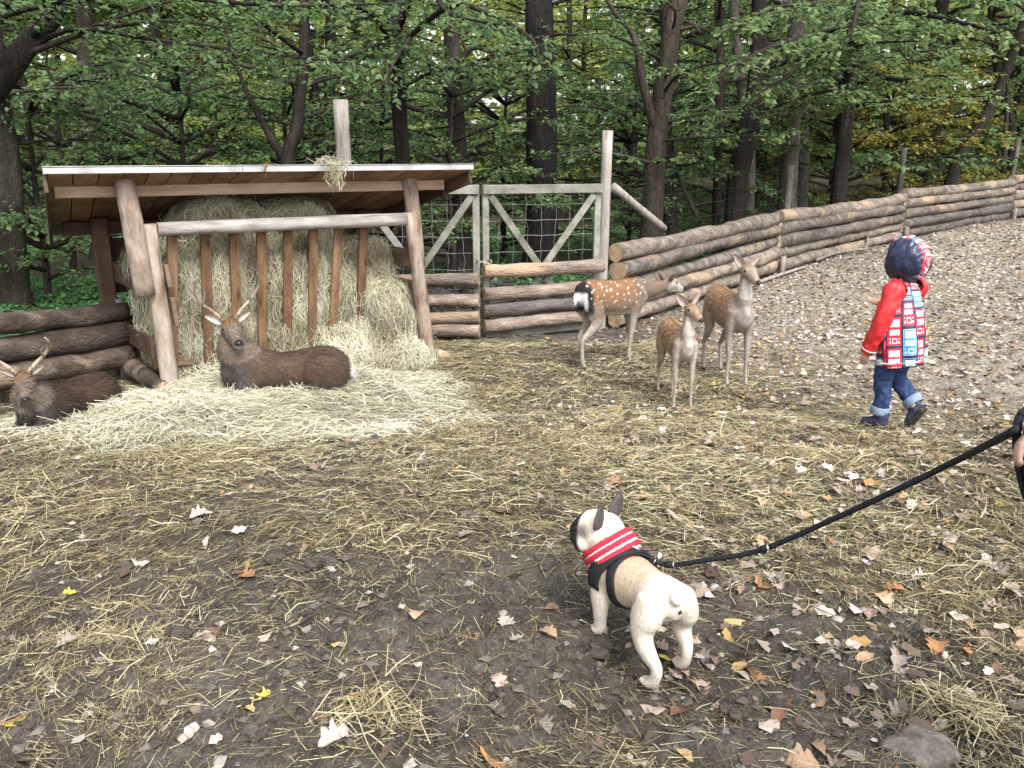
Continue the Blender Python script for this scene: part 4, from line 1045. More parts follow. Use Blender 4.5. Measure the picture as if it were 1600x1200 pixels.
def coat_mat(name, rough=0.75, noise=0.35, scale=60.0, bs=0.5, bd=0.006):
    m, nt, b = new_mat(name, rough, 0.2)
    v = coords(nt); t = tex(nt, 'ShaderNodeTexNoise', scale, v, Detail=5, Roughness=.7)
    r = ramp(nt, [(0.25, (1 - noise,) * 3), (0.75, (1 + noise * .6,) * 3)]); nt.links.new(t.outputs['Fac'], r.inputs[0])
    nt.links.new(mix(nt, 1.0, attr(nt, 'col').outputs['Color'], r.outputs[0], 'MULTIPLY'), b.inputs['Base Color'])
    bump(nt, b, t.outputs['Fac'], bs, bd); return m
M['coat'] = coat_mat('deer_coat')
M['dogcoat'] = coat_mat('short_dog_coat', .75, .22, 90, .5, .004)
M['skin'] = coat_mat('skin', .5, .12, 60, .15, .002)
def plain(name, c, rough=.6, spec=.4, metal=0.0, n=.2, scale=40, bs=.2, bd=.003):
    m, nt, b = new_mat(name, rough, spec); t = tex(nt, 'ShaderNodeTexNoise', scale, coords(nt), Detail=5)
    r = ramp(nt, [(.3, [x * (1 - n) for x in c]), (.7, [min(1, x * (1 + n)) for x in c])]); nt.links.new(t.outputs['Fac'], r.inputs[0])
    nt.links.new(r.outputs[0], b.inputs['Base Color']); b.inputs['Metallic'].default_value = metal; bump(nt, b, t.outputs['Fac'], bs, bd); return m
M['eye'] = plain('dark_eye', (.012, .010, .009), .12, .6, n=.05, bs=0)
M['antler'] = mat_noise('antler', [(.3, (.13, .095, .062)), (.5, (.31, .245, .18)), (.75, (.54, .47, .39))], 12, .6, bump_s=.4, bump_d=.004)

def skin_obj(name, mb, voxel, smooth, mat, parent, colour, fur=0, furlen=.025, furmat=None, flow=(-1, 0, -.5), seed=1, rough=0.006, fw=.0022):
    me = remesh(mb.mesh(name, [mat]), voxel, smooth)
    V, N, T = arrays(me)
    col = colour(V, N)
    me.attributes.new('col', 'FLOAT_COLOR', 'POINT').data.foreach_set('color', np.concatenate([col, np.ones((len(col), 1))], 1).astype(np.float32).ravel())
    me.polygons.foreach_set('use_smooth', np.ones(len(me.polygons), bool))
    if not me.materials: me.materials.append(mat)
    me.name = name; o = link(name, me, parent)
    if fur:
        rng = np.random.default_rng(seed); P, Q = sample_surface(V, N, T, fur, rng)
        D = np.asarray(flow, float) + rng.normal(0, .28, P.shape); D = D - Q * (D * Q).sum(1, keepdims=True); D = nrm(D) + Q * rng.uniform(.08, .4, (fur, 1))
        L = furlen * rng.uniform(.5, 1.3, fur)
        SV, SF, _ = strands(P + D * (L[:, None] * .45), D, Q + rng.normal(0, .3, P.shape), L, np.full(fur, fw), np.zeros(fur), .08, rng, True)
        fc = np.clip(colour(P, Q) * np.clip(rng.normal(1.0, .25, (fur, 1)), .4, 1.7), 0, 1)
        fo = build_mesh('fur', SV, SF, mat, None, False, {'col': np.repeat(fc, 4, 0)})
        link('fur', fo, parent, kind='stuff')
    return o

def lerp_col(c, d, t): return c + (np.asarray(d, float) - c) * t[:, None]

def ear_obj(parent, base, axis, face, L, W, outer, inner, cup=.35, tip=.6, name='ear'):
    """a leaf-shaped cupped ear with thickness"""
    a = nrm(axis); f = np.asarray(face, float); f = nrm(f - a * (f @ a)); s = np.cross(a, f); nu, nvv = 9, 7
    u = np.linspace(0, 1, nu); w = W * .5 * (np.sin(np.pi * np.clip(u * .93 + .07, 0, 1) ** tip) ** .75)
    vv = np.linspace(-1, 1, nvv)
    G_ = np.array([[np.asarray(base) + a * L * uu + s * ww * v_ - f * cup * W * (1 - v_ * v_) * (1 - uu * .6) for v_ in vv] for uu, ww in zip(u, w)]).reshape(-1, 3)
    Bk = G_ - f * .05 * W - np.tile(0, 3)
    ii = [[i*nvv+j, i*nvv+j+1, (i+1)*nvv+j+1, (i+1)*nvv+j] for i in range(nu-1) for j in range(nvv-1)]
    n = len(G_); F = ii + [[q[3]+n, q[2]+n, q[1]+n, q[0]+n] for q in ii]
    rim = [i*nvv for i in range(nu)] + [(nu-1)*nvv+j for j in range(1, nvv)] + [i*nvv+nvv-1 for i in range(nu-2, -1, -1)]
    F += [[rim[k], rim[k+1], rim[k+1]+n, rim[k]+n] for k in range(len(rim)-1)]
    edge = (np.abs(np.tile(vv, nu)) > .8)[:, None]
    ci = np.where(edge, np.asarray(outer) * .9, np.asarray(inner)); co = np.tile(np.asarray(outer, float), (n, 1))
    me = build_mesh(name, np.vstack([G_, Bk]), np.array(F), M['coat'], None, True, {'col': np.vstack([ci, co])})
    return link(name, me, parent)

def ball(name, c, r, mat, parent):
    mb = MB(); ellipsoid(mb, c, (r, r, r) if np.isscalar(r) else r, 12, 8); return mb.obj(name, [mat], parent, True)

def head_frame(yaw, pitch):
    hx = np.array([math.cos(yaw) * math.cos(pitch), math.sin(yaw) * math.cos(pitch), math.sin(pitch)])
    hy = np.array([-math.sin(yaw), math.cos(yaw), 0]); return hx, hy, np.cross(hx, hy)

def deer_head(mb, o, hx, hy, hz, H):
    HL = .84; P = lambda x, z, a, b: [*(o + hx * x * HL * H + hz * z * H), a * H * 1.06, b * H * 1.10]
    loft(mb, [P(-.045, .0, .045, .055), P(.0, .012, .064, .072), P(.06, .012, .072, .074), P(.12, -.002, .060, .062), P(.18, -.02, .044, .050), P(.235, -.034, .036, .040), P(.275, -.040, .032, .033), P(.295, -.042, .024, .022)], hy, 18, 16)
    loft(mb, [P(.02, -.055, .036, .03), P(.12, -.058, .03, .026), P(.20, -.066, .022, .018), P(.265, -.068, .020, .013)], hy, 10, 10)   # lower jaw
    for s in (-1, 1):
        ellipsoid(mb, o + hx * .066 * H + hy * s * .057 * H + hz * .038 * H, (.024 * H,) * 3, 10, 8)
        ellipsoid(mb, o + hx * .0 * H + hy * s * .045 * H + hz * .05 * H, (.026 * H,) * 3, 10, 8)

def head_extras(parent, o, hx, hy, hz, H, outer, inner, ears=((.75, .75), (.75, .75)), ear=1.0, nose=(.02, .016, .016)):
    for k, s in enumerate((1, -1)):
        spread, up = ears[k]
        ax = hy * s * spread + hz * up - hx * .25
        ear_obj(parent, o + hx * -.012 * H + hy * s * .052 * H + hz * .058 * H, ax, hx * .9 + hy * s * .45, .175 * H * ear, .095 * H * ear, outer, inner)
        ball('eye', o + hx * .070 * H + hy * s * .0665 * H + hz * .036 * H, .0165 * H, M['eye'], parent)
    mb = MB(); ellipsoid(mb, o + hx * .250 * H - hz * .032 * H, (.017 * H, .026 * H, .018 * H), 12, 8, np.stack([hx, hy, hz], 1))
    mb.obj('nose', [M['eye']], parent, True)

def spots(rows, rng):
    return np.array([[x + rng.normal(0, .02), s * .2, z + rng.normal(0, .016), r * rng.uniform(.6, 1.3)] for x0, x1, z0, z1, n, r in rows for x, z in zip(np.linspace(x0, x1, n), np.linspace(z0, z1, n)) for s in (1, -1)])

def standing_deer(label, loc, yaw, H, pal, neck, head, legs, seed, ears, spot_a=1.0, width=1.0, ear=1.0, slim=1.0, group='deer in the yard'):
    """neck: (lean forward, height, sideways) of the poll; head: (yaw, pitch); legs: foot shifts (dx, dy) for fl, fr, hl, hr"""
    root = thing('deer', label, 'deer', loc, yaw, group); mb = MB(); w = width
    loft(mb, [[-.49*H, 0, .83*H, .06*H*w, .08*H], [-.45*H, 0, .84*H, .12*H*w, .14*H], [-.36*H, 0, .84*H, .155*H*w, .185*H], [-.2*H, 0, .81*H, .160*H*w, .195*H*slim], [0, 0, .785*H, .175*H*w, .21*H*slim], [.18*H, 0, .785*H, .165*H*w, .215*H*slim], [.3*H, 0, .80*H, .14*H*w, .20*H], [.40*H, 0, .82*H, .10*H*w, .155*H], [.45*H, 0, .84*H, .06*H, .09*H]], n=30, sides=24)
    po = np.array([neck[0] * H, neck[2] * H, neck[1] * H])
    b0 = np.array([.30*H, 0, .86*H]); m1 = b0 * .62 + po * .38 + np.array([.045*H, 0, -.02*H]); m2 = b0 * .25 + po * .75 + np.array([.02*H, 0, 0])
    loft(mb, [[*b0, .10*H*w, .15*H], [*m1, .075*H, .105*H], [*m2, .058*H, .074*H], [*po, .056*H, .062*H]], n=14, sides=18)
    hx, hy, hz = head_frame(*head); ho = po + hz * .02 * H
    deer_head(mb, ho, hx, hy, hz, H)
    for k, s in ((0, 1), (1, -1)):
        dx, dy = legs[k]
        f = lambda x, y, z, t: [(x + dx * t) * H, (s * y + dy * t) * H, z * H]
        loft(mb, [[*f(.30, .085, .84, 0), .06*H, .10*H], [*f(.28, .098, .68, .15), .055*H, .088*H], [*f(.275, .095, .57, .35), .042*H, .056*H], [*f(.29, .088, .46, .55), .033*H, .042*H], [*f(.298, .082, .37, .7), .031*H, .036*H], [*f(.298, .08, .33, .75), .026*H, .03*H], [*f(.298, .078, .21, .88), .0195*H, .022*H], [*f(.30, .078, .10, 1), .021*H, .026*H], [*f(.318, .078, .05, 1), .02*H, .025*H], [*f(.33, .078, .015, 1), .025*H, .032*H]], n=26, sides=12)
        dx, dy = legs[k + 2]
        loft(mb, [[*f(-.35, .07, .86, 0), .075*H, .12*H], [*f(-.33, .10, .70, .1), .070*H, .125*H], [*f(-.285, .108, .58, .25), .052*H, .095*H], [*f(-.31, .104, .49, .4), .038*H, .062*H], [*f(-.385, .094, .405, .6), .028*H, .042*H], [*f(-.435, .088, .35, .7), .025*H, .034*H], [*f(-.44, .086, .29, .75), .022*H, .028*H], [*f(-.428, .084, .19, .88), .0195*H, .022*H], [*f(-.42, .084, .095, 1), .021*H, .026*H], [*f(-.40, .084, .05, 1), .02*H, .025*H], [*f(-.385, .084, .015, 1), .025*H, .032*H]], n=28, sides=12)
    loft(mb, [[-.47*H, 0, .93*H, .03*H, .02*H], [-.515*H, 0, .88*H, .032*H, .024*H], [-.53*H, 0, .80*H, .026*H, .02*H], [-.53*H, 0, .74*H, .014*H, .012*H]], n=8, sides=10)
    rng = np.random.default_rng(seed)
    S = spots([(-.42, .36, .965, .965, 13, .009), (-.42, .34, .915, .90, 11, .0125), (-.40, .30, .855, .83, 9, .0115), (-.38, .24, .79, .76, 8, .010), (-.30, .18, .725, .70, 5, .008)], rng)
    def colour(V, N):
        p = V / H; x, y, z = p[:, 0], p[:, 1], p[:, 2]; nz = fbm(p * 6, seed, 3)
        c = np.tile(np.asarray(pal['back'], float), (len(p), 1)); c = c * (1 + .16 * nz)[:, None]
        c = lerp_col(c, pal['flank'], sst(.86, .70, z + .05 * nz) * sst(.5, .2, x))
        c = lerp_col(c, pal['leg'], sst(.66, .50, z))
        c = lerp_col(c, pal['belly'], sst(.66, .60, z + .02 * nz) * sst(-.3, -.8, N[:, 2]) * (z > .5))
        fr = sst(.20, .36, x) * sst(.5, .62, z)
        c = lerp_col(c, pal['neck'], fr)
        c = lerp_col(c, pal['chest'], fr * sst(-.1, .75, N[:, 0] - .3 * np.abs(N[:, 1])) * sst(1.28, 1.1, z))
        q = (V - ho); hd = np.stack([q @ hx / .84, q @ hy, q @ hz], 1) / H
        isH = sst(-.05, .0, hd[:, 0]) * (np.linalg.norm(hd - [.1, 0, 0], axis=1) < .27)
        hc = np.tile(np.asarray(pal['face'], float), (len(p), 1))
        hc = lerp_col(hc, pal['crown'], sst(.02, .07, hd[:, 2]) * sst(.16, .04, hd[:, 0]))
        hc = lerp_col(hc, pal['belly'], sst(-.045, -.065, hd[:, 2]) * sst(.0, .1, hd[:, 0]))
        hc = lerp_col(hc, np.asarray(pal['belly']) * .8, .35 * sst(.045, .03, np.abs(hd[:, 0] - .085) + np.abs(hd[:, 2] - .036) * .8) * (np.abs(hd[:, 1]) > .04))
        hc = lerp_col(hc, (.03, .025, .024), sst(.262, .28, hd[:, 0]) * sst(-.055, -.04, hd[:, 2]))
        c = lerp_col(c, hc, isH)
        d = np.sqrt((x[:, None] - S[None, :, 0]) ** 2 + (z[:, None] - S[None, :, 2]) ** 2 * .8) / S[None, :, 3]
        ok = (np.sign(y)[:, None] == np.sign(S[None, :, 1]))
        sp = (np.where(ok, sst(1.15, .65, d), 0)).max(1) * (x < .40) * (z > .66) * spot_a
        if pal.get('rump'):
            rp = sst(-.345, -.40, x + .04 * np.abs(N[:, 2])) * sst(.60, .68, z)
            c = lerp_col(c, (.018, .015, .016), rp)
            c = lerp_col(c, (.78, .77, .75), sst(-.43, -.465, x) * sst(.90, .855, z) * sst(.66, .71, z))
        c = lerp_col(c, (.72, .66, .58), sp)
        c = lerp_col(c, (.05, .045, .04), sst(.045, .03, z))
        ridge = sst(.03, .012, np.abs(y)) * sst(.93, .97, z) * (x < .3); c = lerp_col(c, np.asarray(pal['back']) * .4, ridge * .7)
        return np.clip(c, 0, 1)
    skin_obj('body', mb, .0095, 7, M['coat'], root, colour, 10000, .024 * H, flow=(-1, 0, -.6), seed=seed)
    head_extras(root, ho, hx, hy, hz, H, pal['ear'], (.50, .40, .37), ears, ear)
    return root, ho, hx, hy, hz

R = math.radians
def gpos(u, v): p = on_ground(u, v); return p
hp = gpos(955, 568)
standing_deer('spotted deer seen from behind, black and white rump, head turned to the fence', (hp[0], hp[1], hp[2]), R(30), .80,
              dict(back=(.235, .125, .066), flank=(.22, .165, .118), leg=(.36, .315, .27), belly=(.66, .62, .56), neck=(.18, .135, .10), chest=(.46, .43, .39), face=(.43, .39, .345), crown=(.22, .15, .10), ear=(.16, .115, .085), rump=True),
              (.78, .86, -.02), (R(0), R(-8)), [(.03, 0), (-.11, 0), (.06, 0), (-.05, 0)], 11, ((.8, .6), (.8, .6)), .9, .98, .82)
fp = gpos(1058, 632)
standing_deer('small tan fawn standing in front with its head turned to the right', (fp[0] - .01, fp[1] + .06, fp[2]), R(-84), .63,
              dict(back=(.285, .165, .095), flank=(.285, .19, .122), leg=(.36, .31, .26), belly=(.58, .53, .47), neck=(.33, .25, .185), chest=(.50, .455, .40), face=(.30, .21, .14), crown=(.25, .145, .085), ear=(.32, .24, .18)),
              (.37, 1.22, 0), (R(22), R(-12)), [(.03, .02), (-.02, -.02), (.03, 0), (-.06, 0)], 12, ((.75, .75), (.75, .75)), .45, .90, 1.2, .95)
dp = gpos(1138, 594)
droot, dho, dhx, dhy, dhz = standing_deer('grey brown doe standing tall beside the fawn, facing the camera and chewing something white', (dp[0] - .02, dp[1] + .04, dp[2]), R(-82), .76,
              dict(back=(.26, .148, .082), flank=(.245, .175, .122), leg=(.32, .285, .25), belly=(.56, .52, .47), neck=(.32, .265, .215), chest=(.37, .335, .30), face=(.31, .245, .19), crown=(.26, .175, .115), ear=(.36, .31, .27)),
              (.38, 1.25, -.01), (R(12), R(-14)), [(.02, .02), (.0, -.03), (.05, 0), (-.05, 0)], 13, ((.85, .6), (.7, .8)), .55, 1.0, 1.0)
mb = MB(); ellipsoid(mb, dho + dhx * .258 * .76 - dhz * .055 * .76 + dhy * .012, (.026, .014, .013), 10, 6); 
o_ = mb.obj('food_scrap', [plain('pale_scrap', (.75, .73, .68), .7)], None, True, label='white scrap of food held in the mouth of the doe', cat='food')
o_.location = droot.location; o_.rotation_euler = droot.rotation_euler

def lying_stag(label, loc, yaw, H, neck, head, seed, dark=1.0, curl=0.0, group='deer in the yard'):
    root = thing('stag', label, 'stag', loc, yaw, group); mb = MB(); c = curl
    loft(mb, [[-.60*H, c*1.3, .17*H, .07*H, .08*H], [-.54*H, c, .20*H, .15*H, .15*H], [-.42*H, c*.6, .235*H, .20*H, .20*H], [-.24*H, c*.2, .225*H, .19*H, .19*H], [-.02*H, 0, .21*H, .195*H, .185*H], [.18*H, 0, .235*H, .20*H, .215*H], [.34*H, 0, .26*H, .17*H, .21*H], [.43*H, 0, .26*H, .10*H, .14*H]], n=30, sides=24)
    po = np.array(neck) * H; b0 = np.array([.28*H, 0, .32*H]); m1 = b0 * .6 + po * .4 + np.array([.05*H, 0, 0]); m2 = b0 * .22 + po * .78 + np.array([.025*H, 0, 0])
    loft(mb, [[*b0, .17*H, .20*H], [*m1, .145*H, .155*H], [*m2, .105*H, .115*H], [*po, .075*H, .08*H]], n=16, sides=20)
    loft(mb, [[.36*H, 0, .42*H, .11*H, .10*H], [.43*H, 0, .25*H, .10*H, .09*H], [.42*H, 0, .12*H, .06*H, .06*H]], n=8, sides=14)
    hx, hy, hz = head_frame(*head); ho = po + hz * .03 * H; deer_head(mb, ho, hx, hy, hz, H * 1.12)
    for s in (1, -1):
        ellipsoid(mb, (-.38*H, c*.6 + s*.165*H, .215*H), (.215*H, .095*H, .175*H), 18, 12, Matrix.Rotation(R(-20), 3, 'Y'))
        loft(mb, [[-.26*H, s*.19*H, .09*H, .055*H, .06*H], [-.20*H, s*.23*H, .05*H, .038*H, .04*H], [-.36*H, s*.25*H, .035*H, .026*H, .028*H], [-.22*H, s*.265*H, .03*H, .022*H, .022*H], [-.10*H, s*.26*H, .028*H, .024*H, .022*H]], n=16, sides=10)
        loft(mb, [[.26*H, s*.14*H, .20*H, .06*H, .09*H], [.36*H, s*.15*H, .10*H, .045*H, .06*H], [.46*H, s*.13*H, .055*H, .036*H, .042*H], [.50*H, s*.11*H, .045*H, .032*H, .034*H], [.40*H, s*.105*H, .03*H, .024*H, .024*H], [.28*H, s*.10*H, .028*H, .026*H, .022*H]], n=18, sides=10)
    loft(mb, [[-.57*H, c*1.2, .25*H, .04*H, .035*H], [-.635*H, c*1.4, .19*H, .04*H, .035*H], [-.66*H, c*1.5, .12*H, .02*H, .02*H]], n=8, sides=10)
    def colour(V, N):
        p = V / H; nz = fbm(p * 7, seed, 3); x, y, z = p.T
        col = np.tile(np.array([.100, .064, .044]) * dark, (len(p), 1)) * (1 + .3 * nz)[:, None]
        col = lerp_col(col, np.array([.085, .073, .066]) * dark, sst(.22, .08, z) * .7)
        col = lerp_col(col, np.array([.095, .080, .070]) * dark * 1.05, sst(.18, .34, x) * (.85 + .15 * nz))
        q = V - ho; hd = np.stack([q @ hx / .84, q @ hy, q @ hz], 1) / (H * 1.12)
        isH = sst(-.05, .02, hd[:, 0]) * (np.linalg.norm(hd - [.1, 0, 0], axis=1) < .25)
        hc = np.tile(np.array([.16, .125, .10]), (len(p), 1)) * (1 + .1 * nz)[:, None]
        hc = lerp_col(hc, (.20, .115, .06), sst(.03, .065, hd[:, 2]) * sst(.15, .05, hd[:, 0]))
        hc = lerp_col(hc, (.62, .60, .57), sst(-.050, -.062, hd[:, 2]) * sst(.17, .21, hd[:, 0]) * (np.linalg.norm(hd - [.25, 0, -.06], axis=1) < .075))
        hc = lerp_col(hc, (.03, .026, .03), sst(.265, .28, hd[:, 0]) * sst(-.055, -.04, hd[:, 2]))
        col = lerp_col(col, hc, isH)
        col = lerp_col(col, (.70, .68, .66), sst(-.60, -.64, x) * .9)
        return np.clip(col, 0, 1)
    skin_obj('body', mb, .0105, 6, M['coat'], root, colour, 15000, .034, flow=(-1, 0, -.8), seed=seed, fw=.0028)
    head_extras(root, ho, hx, hy, hz, H * 1.12, (.17, .13, .10), (.55, .48, .44), ((.95, .45), (.95, .45)), .86)
    for s in (1, -1):
        a = lambda x, y, z: ho + (hx * x + hy * s * y + hz * z) * (H / .84)
        b0 = a(-.005, .045, .075)
        mbA = MB()
        tube(mbA, curve_pts([b0, a(-.05, .10, .13), a(-.07, .18, .20), a(-.04, .225, .29), a(.01, .225, .38), a(.03, .205, .43)], 20), np.interp(np.linspace(0, 1, 20), [0, .8, 1], [.0135, .0085, .003]), 9, wob=.12, seed=seed)
        tube(mbA, curve_pts([a(-.01, .055, .088), a(.04, .075, .13), a(.06, .08, .19)], 9), np.linspace(.008, .0025, 9), 8)
        tube(mbA, curve_pts([a(-.068, .172, .19), a(-.03, .165, .245), a(.0, .165, .30)], 9), np.linspace(.010, .003, 9), 8)
        mbA.obj('antler', [M['antler']], root, True)
    return root
sp_ = gpos(395, 618)
lying_stag('dark stag with tall antlers lying on the hay in front of the slats', (sp_[0] + .28, sp_[1] - .16, sp_[2] + .05), R(198), .84, (.40, .0, .61), (R(104), R(-8)), 21, .85)
sq = gpos(100, 662)
lying_stag('darker stag lying at the left edge near the log fence', (sq[0] - .0, sq[1] + .02, sq[2] + .01), R(248), .63, (.41, .02, .52), (R(50), R(-20)), 22, .55, .03)

# ---- the dog
DP = gpos(1024, 1040); DY = R(111)
_f = np.array([math.cos(DY), math.sin(DY)])
dog = thing('dog', 'cream french bulldog with upright ears seen from behind, in a black harness', 'dog', (DP[0] + _f[0] * .105, DP[1] + _f[1] * .105 - .03, gz(DP[0], DP[1]) + .016), DY)
DS = .88; dog.scale = (DS,) * 3
mb = MB()
loft(mb, [[-.20, 0, .268, .042, .046], [-.185, 0, .272, .068, .066], [-.14, .0, .272, .081, .076], [-.06, .006, .262, .074, .074], [.01, .014, .252, .084, .088], [.075, .022, .243, .100, .102], [.13, .03, .243, .104, .102], [.175, .03, .242, .088, .088], [.20, .03, .25, .05, .055]], n=30, sides=24)
loft(mb, [[.12, .022, .262, .088, .09], [.165, .04, .31, .080, .084], [.195, .056, .35, .078, .082]], n=10, sides=18)
hx, hy, hz = head_frame(R(34), R(6)); ho = np.array([.198, .062, .372])
Pd = lambda x, z, a, b: [*(ho + hx * x + hz * z), a * .93, b * .93]
loft(mb, [Pd(-.055, .0, .06, .06), Pd(-.02, .008, .084, .078), Pd(.02, .008, .090, .080), Pd(.055, .0, .084, .072), Pd(.08, -.012, .066, .056), Pd(.098, -.02, .05, .042)], hy, 14, 20)
for s in (1, -1):
    ellipsoid(mb, ho + hx * .082 + hy * s * .032 - hz * .035, (.034, .030, .036), 12, 8); ellipsoid(mb, ho + hx * .05 + hy * s * .056 - hz * .03, (.04, .035, .04), 12, 8)
ellipsoid(mb, ho + hx * .085 - hz * .058, (.03, .035, .02), 12, 8)
LEG = [(1, .0, .0), (-1, .02, .0)]
for s, dx, dy in LEG:
    loft(mb, [[.115, s*.062+.02, .245, .046, .066], [.112, s*.082+.02, .185, .041, .050], [.112, s*.090+.016, .125, .029, .033], [.118+dx, s*.090+.012, .07, .0225, .025], [.122+dx, s*.09+.01, .04, .0225, .025], [.135+dx, s*.09+.01, .022, .030, .022], [.155+dx, s*.092+.01, .016, .029, .016]], n=18, sides=14)
for s, dx, dy in ((1, -.045, -.01), (-1, .01, .02)):
    loft(mb, [[-.150, s*.05, .278, .054, .066], [-.150, s*.072, .228, .046, .066], [-.132+dx*.3, s*.082, .182, .038, .050], [-.142+dx*.5, s*.088+dy*.4, .135, .031, .041], [-.180+dx*.8, s*.09+dy*.7, .106, .022, .029], [-.198+dx, s*.09+dy, .088, .0185, .023], [-.192+dx, s*.09+dy, .05, .018, .020], [-.172+dx, s*.092+dy, .02, .024, .018], [-.152+dx, s*.094+dy, .014, .025, .013]], n=24, sides=14)
for fx, fy in ((.158, .10), (.178, -.082), (-.192, .084), (-.137, -.076)):
    for k_ in (-1, 0, 1): ellipsoid(mb, (fx + .012 - abs(k_) * .006, fy + k_ * .0145, .012), (.017, .009, .012), 10, 8)
loft(mb, [[-.185, .0, .308, .026, .021], [-.214, .004, .322, .024, .020], [-.234, .010, .314, .021, .018]], n=7, sides=10)
def dog_col(V, N):
    x, y, z = V.T; nz = fbm(V * 14, 5, 3)
    c = np.tile(np.array([.67, .60, .505]), (len(V), 1)) * (1 + .04 * nz)[:, None]
    c = lerp_col(c, (.47, .36, .25), sst(-.13, -.04, x + .04 * nz) * sst(.12, .05, x) * sst(.16, .25, z) * .9)
    c = lerp_col(c, (.48, .36, .25), sst(.03, .0, np.hypot((x + .185) * .8, y + .012)) * sst(.27, .275, z) * .6 * (x > -.205))
    c = lerp_col(c, (.03, .025, .023), sst(.012, .007, np.hypot(y + .003, (z - .272))) * (x < -.17) )
    q = V - ho; h0, h1, h2 = q @ hx, q @ hy, q @ hz
    isH = sst(-.02, .01, h0) * (np.linalg.norm(q - hx * .03, axis=1) < .15)
    c = lerp_col(c, (.03, .026, .024), isH * sst(.050, .066, h0 - .35 * h2))
    c = lerp_col(c, (.16, .13, .11), isH * sst(.04, .008, np.hypot(h0 - .045, h2 - .02)) * (np.abs(h1) > .05) * .9)
    c = lerp_col(c, (.40, .32, .25), sst(.03, .015, np.hypot(h0 + .055, (h2 - .02))) * .35)
    return np.clip(c, 0, 1)
skin_obj('body', mb, .0058, 7, M['dogcoat'], dog, dog_col, 22000, .0065, flow=(-1, 0, -.7), seed=31, fw=.0009)
for s in (1, -1):
    ear_obj(dog, ho + hx * -.005 + hy * s * .058 + hz * .058, hz * 1.0 + hy * s * .25 - hx * .06, hx * 1.0 + hy * s * .12, .095, .088, (.085, .075, .072), (.28, .20, .18), .16, .56)
    ball('eye', ho + hx * .072 + hy * s * .056 + hz * .012, .0135, M['eye'], dog)
mb = MB(); ellipsoid(mb, ho + hx * .112 - hz * .012, (.012, .02, .014), 10, 8, np.stack([hx, hy, hz], 1)); mb.obj('nose', [M['eye']], dog, True)
M['webbing'] = plain('black_webbing', (.012, .013, .015), .7, .3, n=.35, scale=220, bs=.5, bd=.002)
M['knit_red'] = plain('red_knit', (.52, .035, .06), .9, .1, n=.25, scale=160, bs=.9, bd=.004)
M['knit_white'] = plain('white_knit', (.78, .74, .72), .9, .1, n=.12, scale=160, bs=.9, bd=.004)
M['steel'] = plain('steel_ring', (.55, .55, .56), .25, .5, .9, n=.1)
def body_ring(x):
    """half-width, half-height, centre of the trunk at station x"""
    xs = [-.135, -.06, .01, .075, .13, .175]
    return (np.interp(x, xs, [.081, .074, .084, .100, .104, .086]), np.interp(x, xs, [.076, .074, .088, .102, .102, .086]), np.array([x, np.interp(x, xs, [0, .006, .014, .022, .03, .032]), np.interp(x, xs, [.272, .262, .252, .243, .243, .246])]))
def band(mb, xf, a0, a1, w, off=.008, n=40, th=.006):
    """strap round the trunk: station xf(angle), angles a0..a1, width w(angle)"""
    rows = []
    for a in np.linspace(a0, a1, n):
        pts = []
        for e in (-.5, -.17, .17, .5):
            x = xf(a) + e * w(a); ry, rz, c = body_ring(x)
            for o in (off, off + th): pts.append(c + np.array([0, math.cos(a) * (ry + o), math.sin(a) * (rz + o)]))
        rows.append([pts[1], pts[3], pts[5], pts[7], pts[6], pts[4], pts[2], pts[0]])
    V = np.array(rows).reshape(-1, 3); F = [[k*8+i, k*8+(i+1) % 8, (k+1)*8+(i+1) % 8, (k+1)*8+i] for k in range(n-1) for i in range(8)]
    F += [[0, 7, 4, 3], [(n-1)*8, (n-1)*8+3, (n-1)*8+4, (n-1)*8+7]]
    mb.add(V, F)
mb = MB()
band(mb, lambda a: .095 + .01 * math.cos(a * 2), -.25 + 0, math.pi + .25, lambda a: .055 + .03 * max(0, math.sin(a)), .012)     # saddle over the shoulders
band(mb, lambda a: .028 + .03 * max(0, math.sin(a)), -math.pi / 2, 1.5 * math.pi, lambda a: .030, .006)                            # girth strap
band(mb, lambda a: .125, -math.pi / 2, 1.5 * math.pi, lambda a: .028, .006)
mb.obj('harness', [M['webbing']], dog, True)
mb = MB(); tube(mb, [np.array([.085 + .012 * math.cos(a), .02, .358 + .014 * math.sin(a)]) for a in np.linspace(0, 6.283, 15)], .003, 7)
bar(mb, (.075, -.005, .352), (.075, .045, .352), .022, .006, (0, 0, 1)); bar(mb, (.10, .0, .350), (.10, .04, .350), .010, .008)
mb.obj('buckle', [M['steel']], dog, True)
# knitted collar: ridges in red and white round the neck
nd = nrm(np.array([.075, .034, .088])); n0 = np.array([.142, .030, .287]); ny = nrm(np.cross([0, 0, 1.0], nd)); nx = np.cross(ny, nd)
for k, (t, cr) in enumerate([(-.016, 'knit_red'), (.0, 'knit_white'), (.015, 'knit_red'), (.029, 'knit_white'), (.043, 'knit_red'), (.056, 'knit_white'), (.068, 'knit_red')]):
    mb = MB(); rr = .094 - .10 * abs(t - .02) + .004 * (cr == 'knit_red')
    ang = np.linspace(0, 2 * math.pi, 97)
    P = n0 + nd * (t + .0028 * np.sin(ang * 36)[:, None] * (cr == 'knit_white')) + (nx * np.cos(ang)[:, None] * rr * 1.02 + ny * np.sin(ang)[:, None] * rr * .98)
    tube(mb, P, .0115 if cr == 'knit_red' else .0095, 9, cap=False, wob=.12, seed=k); mb.obj('knit_collar', [M[cr]], dog, True)
